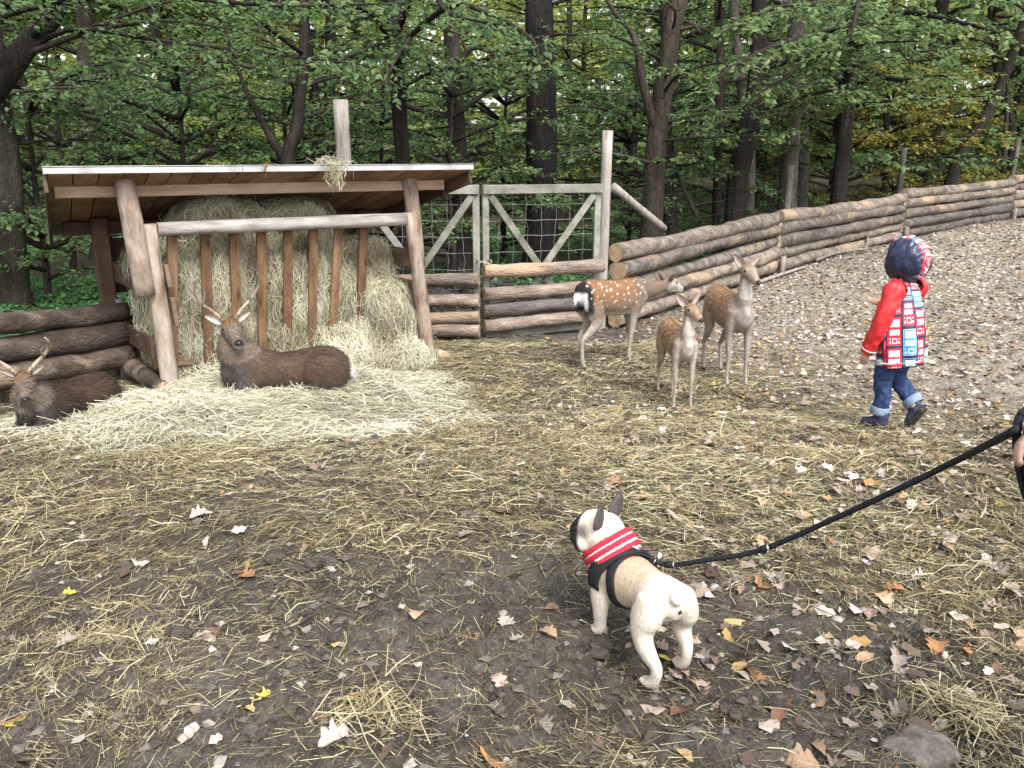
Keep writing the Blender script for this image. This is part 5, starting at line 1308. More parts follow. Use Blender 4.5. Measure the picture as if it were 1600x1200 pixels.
# ---- the child
CP = gpos(1385, 668); CYAW = R(124)
kid = thing('person', 'small child in a bus print rain jacket with navy hood up, walking away', 'child', (CP[0] - .02, CP[1] - .06, CP[2] + .022), CYAW)
kid.scale = (1.03, 1.03, 1.14)
M['denim'] = plain('blue_denim', (.032, .054, .125), .85, .15, n=.45, scale=26, bs=.5, bd=.006)
M['denim_in'] = plain('denim_inside', (.20, .26, .36), .85, .15, n=.2, scale=40)
M['red_shell'] = plain('red_shell_fabric', (.62, .030, .035), .45, .4, n=.12, scale=14, bs=.5, bd=.012)
M['navy_shell'] = plain('navy_shell_fabric', (.018, .024, .060), .38, .5, n=.3, scale=12, bs=.7, bd=.014)
M['shoe'] = plain('navy_shoe', (.04, .042, .085), .6, .3, n=.6, scale=60)
M['sole'] = plain('muddy_sole', (.045, .038, .032), .8, .2, n=.6, scale=50, bs=.9, bd=.006)
M['reflect'] = plain('reflective_tape', (.62, .64, .66), .3, .5, n=.05)

def bus_print():
    """rows of double-decker fronts in red, blue and teal with white windows on navy"""
    m, nt, b = new_mat('bus_print_fabric', .45, .4)
    uv = nt.nodes.new('ShaderNodeUVMap'); sx = nt.nodes.new('ShaderNodeSeparateXYZ'); nt.links.new(uv.outputs[0], sx.inputs[0])
    U, Vv = sx.outputs[0], sx.outputs[1]
    iu = math_n(nt, 'FLOOR', U); fu = math_n(nt, 'FRACT', U)
    vs = math_n(nt, 'ADD', Vv, math_n(nt, 'MULTIPLY', iu, .37)); iv = math_n(nt, 'FLOOR', vs); fv = math_n(nt, 'FRACT', vs)
    def rect(x0, x1, y0, y1):
        a = math_n(nt, 'MULTIPLY', math_n(nt, 'GREATER_THAN', fu, x0), math_n(nt, 'LESS_THAN', fu, x1))
        c = math_n(nt, 'MULTIPLY', math_n(nt, 'GREATER_THAN', fv, y0), math_n(nt, 'LESS_THAN', fv, y1)); return math_n(nt, 'MULTIPLY', a, c)
    def orr(*q):
        r = q[0]
        for k in q[1:]: r = math_n(nt, 'MAXIMUM', r, k)
        return r
    h = math_n(nt, 'FRACT', math_n(nt, 'ADD', math_n(nt, 'MULTIPLY', iu, .5), math_n(nt, 'MULTIPLY', iv, .29)))
    hue = ramp(nt, [(0, (.60, .025, .04)), (.34, (.02, .035, .10)), (.52, (.58, .025, .04)), (.78, (.04, .27, .55))]); hue.color_ramp.interpolation = 'CONSTANT'
    nt.links.new(h, hue.inputs[0])
    rim = ramp(nt, [(0, (.62, .03, .04)), (.34, (.12, .30, .62)), (.52, (.60, .03, .05)), (.78, (.35, .55, .75))]); rim.color_ramp.interpolation = 'CONSTANT'; nt.links.new(h, rim.inputs[0])
    col = mix(nt, rect(.06, .94, .05, .95), (.014, .02, .055), rim.outputs[0])
    col = mix(nt, rect(.10, .90, .075, .925), col, hue.outputs[0])
    win = orr(rect(.18, .82, .66, .88), rect(.18, .40, .40, .58), rect(.44, .62, .40, .58), rect(.66, .82, .40, .58))
    col = mix(nt, win, col, (.80, .82, .86))
    lamp = orr(rect(.16, .26, .12, .20), rect(.74, .84, .12, .20), rect(.16, .22, .26, .30), rect(.78, .84, .26, .30))
    frame = math_n(nt, 'MULTIPLY', rect(.34, .66, .12, .30), math_n(nt, 'SUBTRACT', 1.0, rect(.38, .62, .15, .27)))
    col = mix(nt, orr(lamp, frame), col, (.70, .72, .78))
    nt.links.new(col, b.inputs['Base Color'])
    t = tex(nt, 'ShaderNodeTexNoise', 14.0, coords(nt), Detail=4); bump(nt, b, t.outputs['Fac'], .5, .012)
    return m
M['bus'] = bus_print()

# the body inside the clothes: one skin with head, hands and fingers
mb = MB()
loft(mb, [[0, 0, .42, .085, .07], [.0, 0, .52, .10, .08], [.01, 0, .66, .105, .085], [.015, 0, .77, .10, .075], [.015, 0, .82, .05, .045], [.025, 0, .87, .042, .045]], side=(0, 1, 0), n=20)
ellipsoid(mb, (.035, 0, .955), (.098, .082, .108), 18, 14)
ellipsoid(mb, (.125, 0, .935), (.014, .012, .014), 8, 6)
ellipsoid(mb, (.095, 0, .895), (.035, .038, .028), 10, 8)
for s in (1, -1):
    ellipsoid(mb, (.02, s*.083, .945), (.022, .012, .03), 8, 6); ellipsoid(mb, (.085, s*.04, .915), (.035, .03, .03), 8, 6)
def hand(mb, wrist, fwd, palm_n, size, curl, side):
    """palm, four unequal fingers and a thumb; fingers curl towards palm_n"""
    f = nrm(fwd); n = nrm(np.asarray(palm_n, float) - f * (np.asarray(palm_n, float) @ f)); s = np.cross(f, n) * side; w = np.asarray(wrist, float)
    loft(mb, [[*w, .20*size, .15*size], [*(w + f*.22*size), .235*size, .13*size], [*(w + f*.46*size), .25*size, .12*size]], side=s, n=8, sides=12)
    for k, (ln, off) in enumerate([(.42, .185), (.47, .065), (.44, -.06), (.34, -.175)]):
        b = w + f * .44 * size + s * off * size; P = [b - f * .1 * size]; d = f.copy()
        P.append(b)
        for j, q in enumerate((.45, .32, .23)):
            c, si = math.cos(curl * (j + 1) * .8), math.sin(curl * (j + 1) * .8); d = f * c + n * si
            P.append(P[-1] + d * ln * q * size)
        loft(mb, [[*p, r * size, r * size] for p, r in zip(P, (.055, .062, .056, .05, .042))], side=s, n=12, sides=8)
    b = w + f * .12 * size + s * .18 * size
    loft(mb, [[*b, .075*size, .07*size], [*(b + (f*.5 + s*.6 + n*.25) * .26 * size), .066*size, .062*size], [*(b + (f*.75 + s*.6 + n*.5) * .42 * size), .052*size, .05*size]], side=n, n=8, sides=8)
LA = [(0, .118, .785), (.012, .160, .68), (.035, .172, .585), (.075, .166, .50), (.10, .160, .45)]
RA = [(0, -.125, .785), (.05, -.165, .70), (.11, -.165, .655), (.20, -.15, .665), (.235, -.145, .675)]
for A, s in ((LA, 1), (RA, -1)):
    loft(mb, [[*p, r, r] for p, r in zip(A, (.045, .038, .032, .026, .022))], side=(0, 1, 0), n=12, sides=12)
hand(mb, LA[-1], np.array(LA[-1]) - LA[-2] + [0, 0, -.02], (.3, -1, 0), .118, .35, -1)
hand(mb, RA[-1], (1, .1, .12), (0, .3, 1), .115, .25, 1)
for s, K in ((1, [(0, .055, .46), (.03, .06, .28), (.035, .06, .08)]), (-1, [(0, -.055, .46), (.02, -.06, .29), (-.12, -.06, .15)])):
    loft(mb, [[*p, r, r] for p, r in zip(K, (.06, .045, .032))], n=12, sides=12)
def kid_col(V, N):
    c = np.tile(np.array([.58, .36, .27]), (len(V), 1)); c = lerp_col(c, (.45, .17, .14), sst(.022, .012, np.hypot(V[:, 1] * .6, V[:, 2] - .903)) * (V[:, 0] > .1)); return c
skin_obj('body', mb, .006, 5, M['skin'], kid, kid_col)
for s in (1, -1): ball('eye', (.112, s*.032, .958), .011, M['eye'], kid)
def sheet(name, rings, mat, parent, uvs=None, close=True, thick=.004, mats=None, fm=None):
    """garment: rings (n, m, 3) with an inner face so that it has thickness"""
    A = np.asarray(rings, float); n, m = A.shape[:2]; V = A.reshape(-1, 3)
    jj = range(m) if close else range(m - 1)
    F = np.array([[i*m+j, i*m+(j+1) % m, (i+1)*m+(j+1) % m, (i+1)*m+j] for i in range(n-1) for j in jj])
    me = build_mesh(name, V, F, mats or mat, fm, True, None, uvs)
    o = link(name, me, parent)
    s = o.modifiers.new('s', 'SOLIDIFY'); s.thickness = thick; s.offset = -1
    dg = bpy.context.evaluated_depsgraph_get(); dg.update(); m2 = bpy.data.meshes.new_from_object(o.evaluated_get(dg)); o.modifiers.clear(); o.data = m2; bpy.data.meshes.remove(me); m2.name = name
    return o
def ring_set(keys, n, m, side=(0, 1, 0), wr=.0, seed=0, freq=3.0):
    K = np.asarray(keys, float); C = curve_pts(K[:, :3], n); Rr = np.stack([interp_r(K[:, 3], n), interp_r(K[:, 4], n)], 1)
    T = np.zeros_like(C); T[1:-1] = C[2:] - C[:-2]; T[0] = C[1]-C[0]; T[-1] = C[-1]-C[-2]; T = nrm(T)
    S = nrm(np.asarray(side, float) - T * (T @ np.asarray(side, float))[:, None]); U = np.cross(T, S)
    th = np.linspace(0, 2*math.pi, m, endpoint=False); t = np.linspace(0, 1, n)
    q = np.stack([np.cos(th)[None] * 1.5 + 0*t[:, None], np.sin(th)[None] * 1.5 + 0*t[:, None], t[:, None] * freq + 0*th[None] + seed], -1)
    k = 1 + wr * vnoise(q * 1.6, seed) + wr * .6 * vnoise(q * 3.4, seed + 4)
    return C[:, None] + S[:, None] * (Rr[:, :1] * k * np.cos(th))[..., None] + U[:, None] * (Rr[:, 1:] * k * np.sin(th))[..., None]
# jacket: hem to collar; UV tiles run round the body and up
n, m = 30, 40
JK = [[-.035, .0, .375, .150, .138], [-.02, .0, .47, .152, .138], [-.005, .0, .57, .143, .128], [.01, 0, .68, .132, .115], [.015, 0, .75, .122, .102], [.018, 0, .80, .100, .080], [.022, 0, .835, .070, .062], [.025, 0, .86, .062, .060]]
RG = ring_set(JK, n, m, wr=.16, seed=3)
RG = np.concatenate([RG, RG[:, :1]], 1)
arc = np.concatenate([[0], np.cumsum(np.linalg.norm(np.diff(RG[n // 3], axis=0), axis=1))])
uvs = np.array([[arc[j] / .082, (i / (n - 1)) * .46 / .105 + .25] for i in range(n) for j in range(m + 1)])
sheet('jacket', RG, M['bus'], kid, uvs, False)
mb = MB(); T_ = ring_set([[-.031, 0, .40, .158, .146], [-.030, 0, .407, .158, .146]], 2, 40, wr=.10, seed=3); T_ = np.concatenate([T_, T_[:, :1]], 1)
c0 = T_.mean((0, 1)); T2 = c0 + (T_ - c0) * [1.02, 1.02, 1]; mb.add(T2.reshape(-1, 3), [[j, j+1, 41+j+1, 41+j] for j in range(40)]); mb.obj('reflective_stripe', [M['reflect']], kid)
for A, seed in ((LA, 5), (RA, 6)):
    K = [[A[0][0], A[0][1] * .72, A[0][2] + .012, 0.056, .064]] + [[*p, r, r] for p, r in zip(A, (.060, .054, .050, .046, .043))]
    sheet('sleeve', ring_set(K, 40, 26, wr=.15, seed=seed, freq=11), M['red_shell'], kid)
    e = np.array(A[-1]); d = nrm(e - np.array(A[-2])); q = e - d * .03
    sheet('reflective_stripe', ring_set([[*(q), .053, .053], [*(q + d * .009), .0525, .0525]], 2, 20), M['reflect'], kid, thick=.002)
# hood: navy sides, printed strip over the middle, open to the front
nu, nv_ = 44, 36
th = np.linspace(0, 2 * math.pi, nu, endpoint=False); ph = np.linspace(.93, math.pi, nv_)
Vh = []; UVh = []
for i, p in enumerate(ph):
    for a in th:
        d = np.array([math.cos(p), math.sin(p) * math.cos(a), math.sin(p) * math.sin(a)])
        w = 1 + .06 * vnoise(np.array([d * 4.5]), 9)[0] + .07 * vnoise(np.array([d * np.array([9, 5, 4]) + [d[2] * 6, 0, 0]]), 19)[0] - .06 * max(0, -d[2] - .35)
        c = np.array([.005, 0, .955]) + d * np.array([.128, .113, .124]) * w
        if c[2] < .86: c[:2] = np.array([.01, 0]) + (c[:2] - [.01, 0]) * (.80 + .2 * max(0, (c[2] - .80) / .06))
        if i < 2: c += np.array([.01, 0, 0]) + (c - [.1, 0, .95]) * .05
        Vh.append(c); UVh.append([.5 + c[1] / .10, p / .36])
Vh = np.array(Vh); Fh, mh = [], []
for i in range(nv_ - 1):
    for j in range(nu):
        f = [i*nu+j, i*nu+(j+1) % nu, (i+1)*nu+(j+1) % nu, (i+1)*nu+j]; c = Vh[f].mean(0); Fh.append(f)
        mh.append(1 if (abs(c[1]) < .042 and c[2] > .87) else (2 if i < 2 else 0))
me = build_mesh('hood', Vh, np.array(Fh), [M['navy_shell'], M['bus'], M['navy_shell']], mh, True, None, np.array(UVh))
oh = link('hood', me, kid); s_ = oh.modifiers.new('s', 'SOLIDIFY'); s_.thickness = .004; s_.offset = -1
dg = bpy.context.evaluated_depsgraph_get(); dg.update(); m2 = bpy.data.meshes.new_from_object(oh.evaluated_get(dg)); oh.modifiers.clear(); oh.data = m2; m2.name = 'hood'
# trousers: one skin, turned-up cuffs, shoes
mb = MB()
LL = [(-.005, .055, .45), (.02, .064, .36), (.03, .066, .27), (.02, .066, .19), (.028, .066, .105)]; RL = [(-.005, -.055, .45), (.015, -.066, .37), (.02, -.068, .285), (-.045, -.068, .22), (-.105, -.068, .165)]
loft(mb, [[-.01, 0, .40, .105, .085], [-.005, 0, .52, .105, .085]], n=6, sides=18)
for K in (LL, RL): loft(mb, [[*p, r, r2] for p, r, r2 in zip(K, (.068, .061, .053, .048, .048), (.078, .067, .056, .051, .050))], n=20, sides=16)
me = remesh(mb.mesh('trousers', [M['denim']]), .008, 4); V, N, T = arrays(me)
V = V + N * (.006 * vnoise(V * [22, 22, 40], 3) + .004 * vnoise(V * [50, 50, 80], 4))[:, None]; me.vertices.foreach_set('co', V.astype(np.float32).ravel()); me.polygons.foreach_set('use_smooth', np.ones(len(me.polygons), bool))
if not me.materials: me.materials.append(M['denim'])
link('trousers', me, kid)
for K, s in ((LL, 1), (RL, -1)):
    e = np.array(K[-1]); d = nrm(e - np.array(K[-2])); sheet('cuff', ring_set([[*(e - d*.028), .055, .056], [*(e - d*.01), .058, .059], [*(e + d*.02), .054, .055]], 7, 20, wr=.05), M['denim_in'], kid, thick=.006)
def shoe(ankle, heel, toe, up, parent):
    a, h, t = (np.asarray(v, float) for v in (ankle, heel, toe)); f = nrm(t - h); u = nrm(np.asarray(up, float) - f * (np.asarray(up, float) @ f)); L = np.linalg.norm(t - h); sd = np.cross(f, u)
    mb = MB(); q = lambda x, z, w, k: [*(h + f * x * L + u * z), w, k]
    loft(mb, [q(.02, .040, .022, .022), q(.14, .042, .034, .036), q(.35, .040, .036, .036), q(.60, .034, .040, .028), q(.82, .028, .040, .021), q(.97, .024, .026, .015)], side=sd, n=16, sides=14)
    loft(mb, [[*(h + f*.2*L + u*.055), .034, .042], [*(h + f*.2*L + u*.085), .036, .044], [*a, .036, .042]], side=sd, n=8, sides=14)
    me = remesh(mb.mesh('shoe', [M['shoe']]), .006, 4); me.polygons.foreach_set('use_smooth', np.ones(len(me.polygons), bool))
    if not me.materials: me.materials.append(M['shoe'])
    o = link('shoe', me, parent)
    mb = MB(); prof = [(-.03, .022), (.0, .033), (.2, .036), (.4, .035), (.62, .041), (.82, .041), (.96, .030), (1.03, .014)]
    top = [h + f*x*L + sd*w + u*.018 for x, w in prof] + [h + f*x*L - sd*w + u*.018 for x, w in prof[::-1]]; bot = [p - u * .018 for p in top]; k = len(top)
    mb.add(np.array(top + bot + [np.mean(top, 0), np.mean(bot, 0)]), [[i, (i+1) % k, k+(i+1) % k, k+i] for i in range(k)], [[2*k, (i+1) % k, i] for i in range(k)] + [[2*k+1, k+i, k+(i+1) % k] for i in range(k)])
    for i in range(6):                                   # treads
        x = .08 + i * .15; bar(mb, h + f*x*L - sd*.028 - u*.002, h + f*x*L + sd*.028 - u*.002, .012, .005, u)
    mb.obj('sole', [M['sole']], o)
    mb = MB()
    for i in range(4):
        x = .36 + i * .11; z = .082 - i * .013; tube(mb, curve_pts([h + f*x*L - sd*.026 + u*(z-.02), h + f*x*L + u*z, h + f*x*L + sd*.026 + u*(z-.02)], 7), .0032, 6)
    mb.obj('laces', [M['red_shell']], o, True)
shoe((.03, .066, .11), (-.022, .066, .0), (.135, .07, .0), (0, 0, 1), kid)
shoe((-.125, -.068, .155), (-.185, -.068, .135), (-.10, -.07, .006), (.75, 0, .6), kid)

# ---- the leash, the hand that holds it and the person it belongs to
def dog_pt(x, y, z):
    x, y, z = x * DS, y * DS, z * DS; c, s = math.cos(DY), math.sin(DY); L = dog.location; return np.array([L[0] + x*c - y*s, L[1] + x*s + y*c, L[2] + z])
ring = dog_pt(.085, .02, .372)
HW = at(1572, 680, 1.49); yd = ring[1]
pl_ = [ring, at(1036, 881, yd - .02), at(1110, 874, yd - .10), at(1190, 859, yd - .18), at(1300, 812, yd - .32), at(1400, 766, yd - .46), at(1490, 722, yd - .58), HW, at(1592, 667, 1.47)]
M['rope'] = plain('black_rope', (.012, .013, .018), .7, .3, n=.5, scale=180, bs=.8, bd=.004)
lea = thing('leash', 'black rope leash running from the dog to the hand at right', 'leash', tuple(HW)); lo2 = np.array(HW)
mb = MB(); rp = curve_pts(pl_, 70) - lo2; tube(mb, rp[3:], .0078, 9); mb.obj('rope', [M['rope']], lea, True)
def at_u(u):
    P = curve_pts(pl_, 300); k = np.argmin([abs(800 + F_PX * p[0] / (p[1]*math.cos(PITCH) - (p[2]-CZ)*math.sin(PITCH)) - u) for p in P]); return P[k] - lo2, nrm(P[min(k+2, 299)] - P[max(k-2, 0)])
for u, l, r in ((1016, .022, .0105), (1046, .026, .0115), (1194, .026, .0115)):
    p, t = at_u(u); mb = MB(); tube(mb, [p - t*l*.5, p - t*l*.3, p + t*l*.3, p + t*l*.5], [r*.8, r, r, r*.8], 10); mb.obj('rope_sleeve', [M['webbing']], lea, True)
    mb = MB(); tube(mb, [p + t*l*.52, p + t*l*.66], r * .98, 10); mb.obj('metal_band', [M['steel']], lea, True)
p0 = ring - lo2; p1, t1 = at_u(1010)
mb = MB(); tube(mb, curve_pts([p0, .5*(p0+p1) + [0, 0, .006], p1], 6), .0055, 8); tube(mb, [p0 + np.array([.010*math.cos(a), .008*math.sin(a), .010*math.sin(a)]) for a in np.linspace(0, 6.28, 12)], .003, 6); mb.obj('snap_hook', [M['steel']], lea, True)
p, t = at_u(1199); mb = MB(); tube(mb, [p + np.array([.002*math.cos(a), .008*math.cos(a), -.014 + .012*math.sin(a)]) for a in np.linspace(0, 6.28, 14)], .0022, 6); mb.obj('ring', [M['steel']], lea, True)
hc = at(1607, 672, 1.46)
for k, (w, d, dy) in enumerate(((.026, .082, 0), (.034, .10, .02), (.044, .09, -.02))):   # hanging coils
    a = np.linspace(-.4, 2 * math.pi - .4, 40); C = hc + np.array([.022 + .012 * k, dy, -d * .93 + .018])
    P = C + np.stack([w * np.sin(a) + .25 * d * np.cos(a) * -.9, .02 * np.sin(a + k), d * np.cos(a)], 1); mb = MB(); tube(mb, P - lo2, .0078, 8); mb.obj('rope_coil', [M['rope']], lea, True)

PY = R(92); PLOC = np.array([1.40, 1.12, gz(1.40, 1.12)])
adult = thing('person', 'adult standing just outside the right edge, one hand holding the leash', 'person', tuple(PLOC), PY)
inv = lambda p: (np.array(Matrix.Rotation(-PY, 3, 'Z')) @ (np.asarray(p, float) - PLOC))
hw = inv(hc + [.088, -.05, .022]); 
mb = MB()
loft(mb, [[0, 0, .92, .15, .11], [0, 0, 1.05, .145, .105], [.01, 0, 1.22, .16, .115], [.01, 0, 1.36, .17, .105], [.0, 0, 1.44, .10, .07], [.01, 0, 1.50, .058, .06], [.02, 0, 1.56, .055, .058]], n=20, sides=20)
ellipsoid(mb, (.035, 0, 1.64), (.098, .076, .118), 18, 14); ellipsoid(mb, (.13, 0, 1.625), (.016, .014, .02), 8, 6); ellipsoid(mb, (.085, 0, 1.565), (.04, .042, .03), 10, 8)
for s in (1, -1):
    ellipsoid(mb, (.025, s*.078, 1.63), (.022, .012, .032), 8, 6)
    loft(mb, [[0, s*.09, .93, .09, .10], [.01, s*.095, .50, .058, .062], [.0, s*.10, .10, .04, .042]], n=14, sides=14)
    loft(mb, [[-.05, s*.10, .045, .038, .04], [.07, s*.11, .035, .042, .03], [.17, s*.115, .025, .036, .02]], n=8, sides=12)
el = np.array([.02, .25, 1.12])
AL = [np.array([0, .19, 1.38]), np.array([-.01, .235, 1.25]), el, .5 * (el + hw) + [0, 0, -.01], hw]
loft(mb, [[*p, r, r] for p, r in zip(AL, (.062, .052, .042, .034, .027))], n=18, sides=14)
AR = [np.array([0, -.19, 1.38]), np.array([-.01, -.24, 1.2]), np.array([-.01, -.26, 1.08]), np.array([.05, -.26, .93]), np.array([.08, -.25, .82])]
loft(mb, [[*p, r, r] for p, r in zip(AR, (.062, .052, .042, .034, .027))], n=18, sides=14)
fd = nrm(hw - el); hand(mb, hw, inv(hc + PLOC * 0) * 0 + nrm(inv(hc) - hw), (0, .3, -1), .19, .75, 1)
hand(mb, AR[-1], nrm(AR[-1] - AR[-2]), (0, 1, 0), .185, .3, 1)
skin_obj('body', mb, .010, 4, M['skin'], adult, lambda V, N: np.tile(np.array([.56, .36, .29]), (len(V), 1)))
M['coat_cloth'] = plain('dark_jacket', (.03, .035, .045), .7, .3, n=.3, scale=12, bs=.4, bd=.01)
sheet('jacket', ring_set([[0, 0, .84, .20, .15], [0, 0, 1.0, .19, .14], [.01, 0, 1.22, .195, .15], [.01, 0, 1.36, .20, .13], [0, 0, 1.43, .13, .095], [.0, 0, 1.49, .08, .08]], 20, 28, wr=.05, seed=4), M['coat_cloth'], adult)
for A, c in ((AL, .80), (AR, .84)):
    K = [[A[0][0], A[0][1] * .85, A[0][2] + .005, .082, .085]] + [[*p, r, r] for p, r in zip(A[:4], (.085, .074, .066, .056))] + [[*(A[3] + (A[4] - A[3]) * .6), .05, .05]]
    sheet('sleeve', ring_set(K, 20, 18, wr=.08, seed=8, freq=5), M['coat_cloth'], adult)
mb = MB(); loft(mb, [[0, 0, .86, .155, .115], [0, 0, 1.0, .15, .11]], n=5, sides=20)
for s in (1, -1): loft(mb, [[0, s*.088, .90, .10, .11], [.01, s*.097, .50, .078, .082], [.0, s*.102, .10, .072, .076]], n=14, sides=16)
me = remesh(mb.mesh('trousers', [M['denim']]), .012, 4); me.polygons.foreach_set('use_smooth', np.ones(len(me.polygons), bool))
if not me.materials: me.materials.append(M['denim'])
link('trousers', me, adult)
for s in (1, -1):
    mb = MB(); loft(mb, [[-.07, s*.10, .05, .042, .05], [.0, s*.105, .065, .046, .06], [.09, s*.112, .045, .05, .042], [.19, s*.12, .03, .042, .027]], n=10, sides=14); mb.obj('shoe', [M['shoe']], adult, True)
mb = MB(); ellipsoid(mb, (.015, 0, 1.675), (.108, .092, .108), 16, 12); mb.obj('hair', [plain('brown_hair', (.05, .032, .02), .6, .4, n=.4, scale=60)], adult, True)
# ------------------------------------------------------------------ litter: fallen leaves, stones, sticks, clods
def leaf_outline(kind, rng):
    if kind == 'oak':
        t = np.linspace(0, 1, 15); w = .30 * np.sin(np.pi * t ** .75) ** .8 * (1 + .27 * np.cos(t * 2 * np.pi * 4.0 + .4)); w[0] = .015; w[-1] = 0.02
    elif kind == 'beech':
        t = np.linspace(0, 1, 9); w = .30 * np.sin(np.pi * t) ** .8; w[0] = w[-1] = .01
    else:
        t = np.array([0, .08, .18, .26, .38, .46, .56, .70, .78, 1.0]); w = np.array([.02, .22, .30, .24, .44, .28, .22, .26, .13, .01])
    return t, w * rng.uniform(.9, 1.1, len(t))

def leaf_mesh(kind, mat, rng, size):
    t, w = leaf_outline(kind, rng); n = len(t); c1, c2, tw = rng.uniform(-.9, 1.5), rng.uniform(-.5, 1.6), rng.uniform(-.9, .9)
    mid = np.stack([t - .5, np.zeros(n), c1 * (t - .5) ** 2 * .8], 1)
    L = mid + np.stack([rng.normal(0, .012, n), w, c2 * w ** 2 * 1.6 + tw * (t - .5) * w + .08 * w], 1)
    Rr = mid + np.stack([rng.normal(0, .012, n), -w, c2 * w ** 2 * 1.6 - tw * (t - .5) * w + .08 * w], 1)
    Lm = mid * .5 + L * .5 - [0, 0, .02]; Rm = mid * .5 + Rr * .5 - [0, 0, .02]
    V = np.concatenate([L, Lm, mid, Rm, Rr]); F = [[k*n+i, k*n+i+1, (k+1)*n+i+1, (k+1)*n+i] for k in range(4) for i in range(n-1)]
    st = np.array([[-.5, .008, 0], [-.5, -.008, 0], [-.72, -.006, .04], [-.72, .006, .04]]); st[:, 2] += c1 * .2
    V = np.concatenate([V, st]); F.append([5*n, 5*n+1, 5*n+2, 5*n+3]); V[:, 2] -= V[:, 2].min()
    return build_mesh('fallen_leaf', V * size, np.array(F), mat, None, True)

def leaf_col(name, c, vein=1.25, rough=.6):
    m, nt, b = new_mat(name, rough, .3); t = tex(nt, 'ShaderNodeTexNoise', 45, coords(nt, (1, 1, 1), True), Detail=5)
    r = ramp(nt, [(.3, [x * .68 for x in c]), (.55, c), (.75, [min(1, x * vein) for x in c])]); nt.links.new(t.outputs['Fac'], r.inputs[0])
    v = math_n(nt, 'ADD', math_n(nt, 'MULTIPLY', obj_rand(nt), .6), .7); cc = nt.nodes.new('ShaderNodeCombineColor')
    for i in range(3): nt.links.new(v, cc.inputs[i])
    tc = nt.nodes.new('ShaderNodeTexCoord'); sp = nt.nodes.new('ShaderNodeSeparateXYZ'); nt.links.new(tc.outputs['Object'], sp.inputs[0])
    ay = math_n(nt, 'ABSOLUTE', sp.outputs[1]); wv = math_n(nt, 'ABSOLUTE', math_n(nt, 'SUBTRACT', math_n(nt, 'FRACT', math_n(nt, 'MULTIPLY', math_n(nt, 'SUBTRACT', sp.outputs[0], math_n(nt, 'MULTIPLY', ay, .8)), 6.5)), .5))
    ribs = math_n(nt, 'MAXIMUM', math_n(nt, 'LESS_THAN', ay, .014), math_n(nt, 'LESS_THAN', wv, .05))          # midrib and side veins
    base = mix(nt, math_n(nt, 'MULTIPLY', ribs, .45), r.outputs[0], [min(1, x * 1.7) for x in c])
    sp2 = tex(nt, 'ShaderNodeTexNoise', 9, coords(nt, (1, 1, 1), True), Detail=6, Roughness=.7); sr = ramp(nt, [(.33, (.42, .36, .32)), (.45, (1, 1, 1))]); nt.links.new(sp2.outputs['Fac'], sr.inputs[0])
    base = mix(nt, .8, base, sr.outputs[0], 'MULTIPLY')
    nt.links.new(mix(nt, 1.0, base, cc.outputs[0], 'MULTIPLY'), b.inputs['Base Color']); bump(nt, b, t.outputs['Fac'], .4, .004); return m
LC = dict(pale=leaf_col('pale_leaf', (.34, .285, .25)), pink=leaf_col('pinkish_leaf', (.35, .255, .22)), tan=leaf_col('tan_leaf', (.40, .27, .17)), brown=leaf_col('brown_leaf', (.20, .11, .07)), orange=leaf_col('orange_leaf', (.38, .19, .085)), yellow=leaf_col('yellow_leaf', (.55, .44, .07)), ochre=leaf_col('ochre_leaf', (.42, .29, .13)))
rng = np.random.default_rng(2024)
LM = {}
for kind, cols in (('oak', ['pale', 'pink', 'tan', 'brown', 'orange']), ('beech', ['pale', 'tan', 'brown', 'orange', 'ochre']), ('maple', ['yellow', 'ochre', 'pale', 'tan'])):
    for c in cols: LM[kind, c] = [leaf_mesh(kind, LC[c], rng, 1.0) for _ in range(3)]
LAB = {('oak', 'pale'): 'pale grey oak leaf among the many scattered on the yard', ('oak', 'pink'): 'dull pinkish oak leaf among the many scattered on the yard', ('oak', 'tan'): 'tan oak leaf among the many scattered on the yard', ('oak', 'brown'): 'dark brown oak leaf among the many scattered on the yard', ('oak', 'orange'): 'orange brown oak leaf among the many scattered on the yard',
       ('beech', 'pale'): 'small pale oval leaf among the many on the yard', ('beech', 'tan'): 'small tan oval leaf among the many on the yard', ('beech', 'brown'): 'small brown oval leaf among the many on the yard', ('beech', 'orange'): 'small orange oval leaf among the many on the yard', ('beech', 'ochre'): 'small ochre oval leaf among the many on the yard',
       ('maple', 'yellow'): 'small yellow lobed leaf among the many on the yard', ('maple', 'ochre'): 'ochre lobed leaf among the many on the yard', ('maple', 'pale'): 'pale lobed leaf among the many on the yard', ('maple', 'tan'): 'tan lobed leaf among the many on the yard'}
def ground_normal(x, y, e=.04):
    return nrm(np.array([gz(x - e, y) - gz(x + e, y), gz(x, y - e) - gz(x, y + e), 2 * e]))
def drop_leaf(kind, c, x, y, size, label, group='fallen leaves on the yard', lift=.003):
    me = LM[kind, c][int(rng.integers(3))]; o = link('fallen_leaf', me, None, label, 'leaf', group)
    n = nrm(ground_normal(x, y) + rng.normal(0, .16, 3) * [1, 1, .2]); q = Vector(n).to_track_quat('Z', 'Y') @ Quaternion((0, 0, 1), rng.uniform(0, 6.28))
    if rng.uniform() < .12: q = q @ Quaternion((1, 0, 0), math.pi); lift = lift + size * .12
    o.rotation_mode = 'QUATERNION'; o.rotation_quaternion = q
    o.location = (x, y, float(ground_z(np.array([x]), np.array([y]), True)[0]) + lift); o.scale = (size,) * 3
    return o
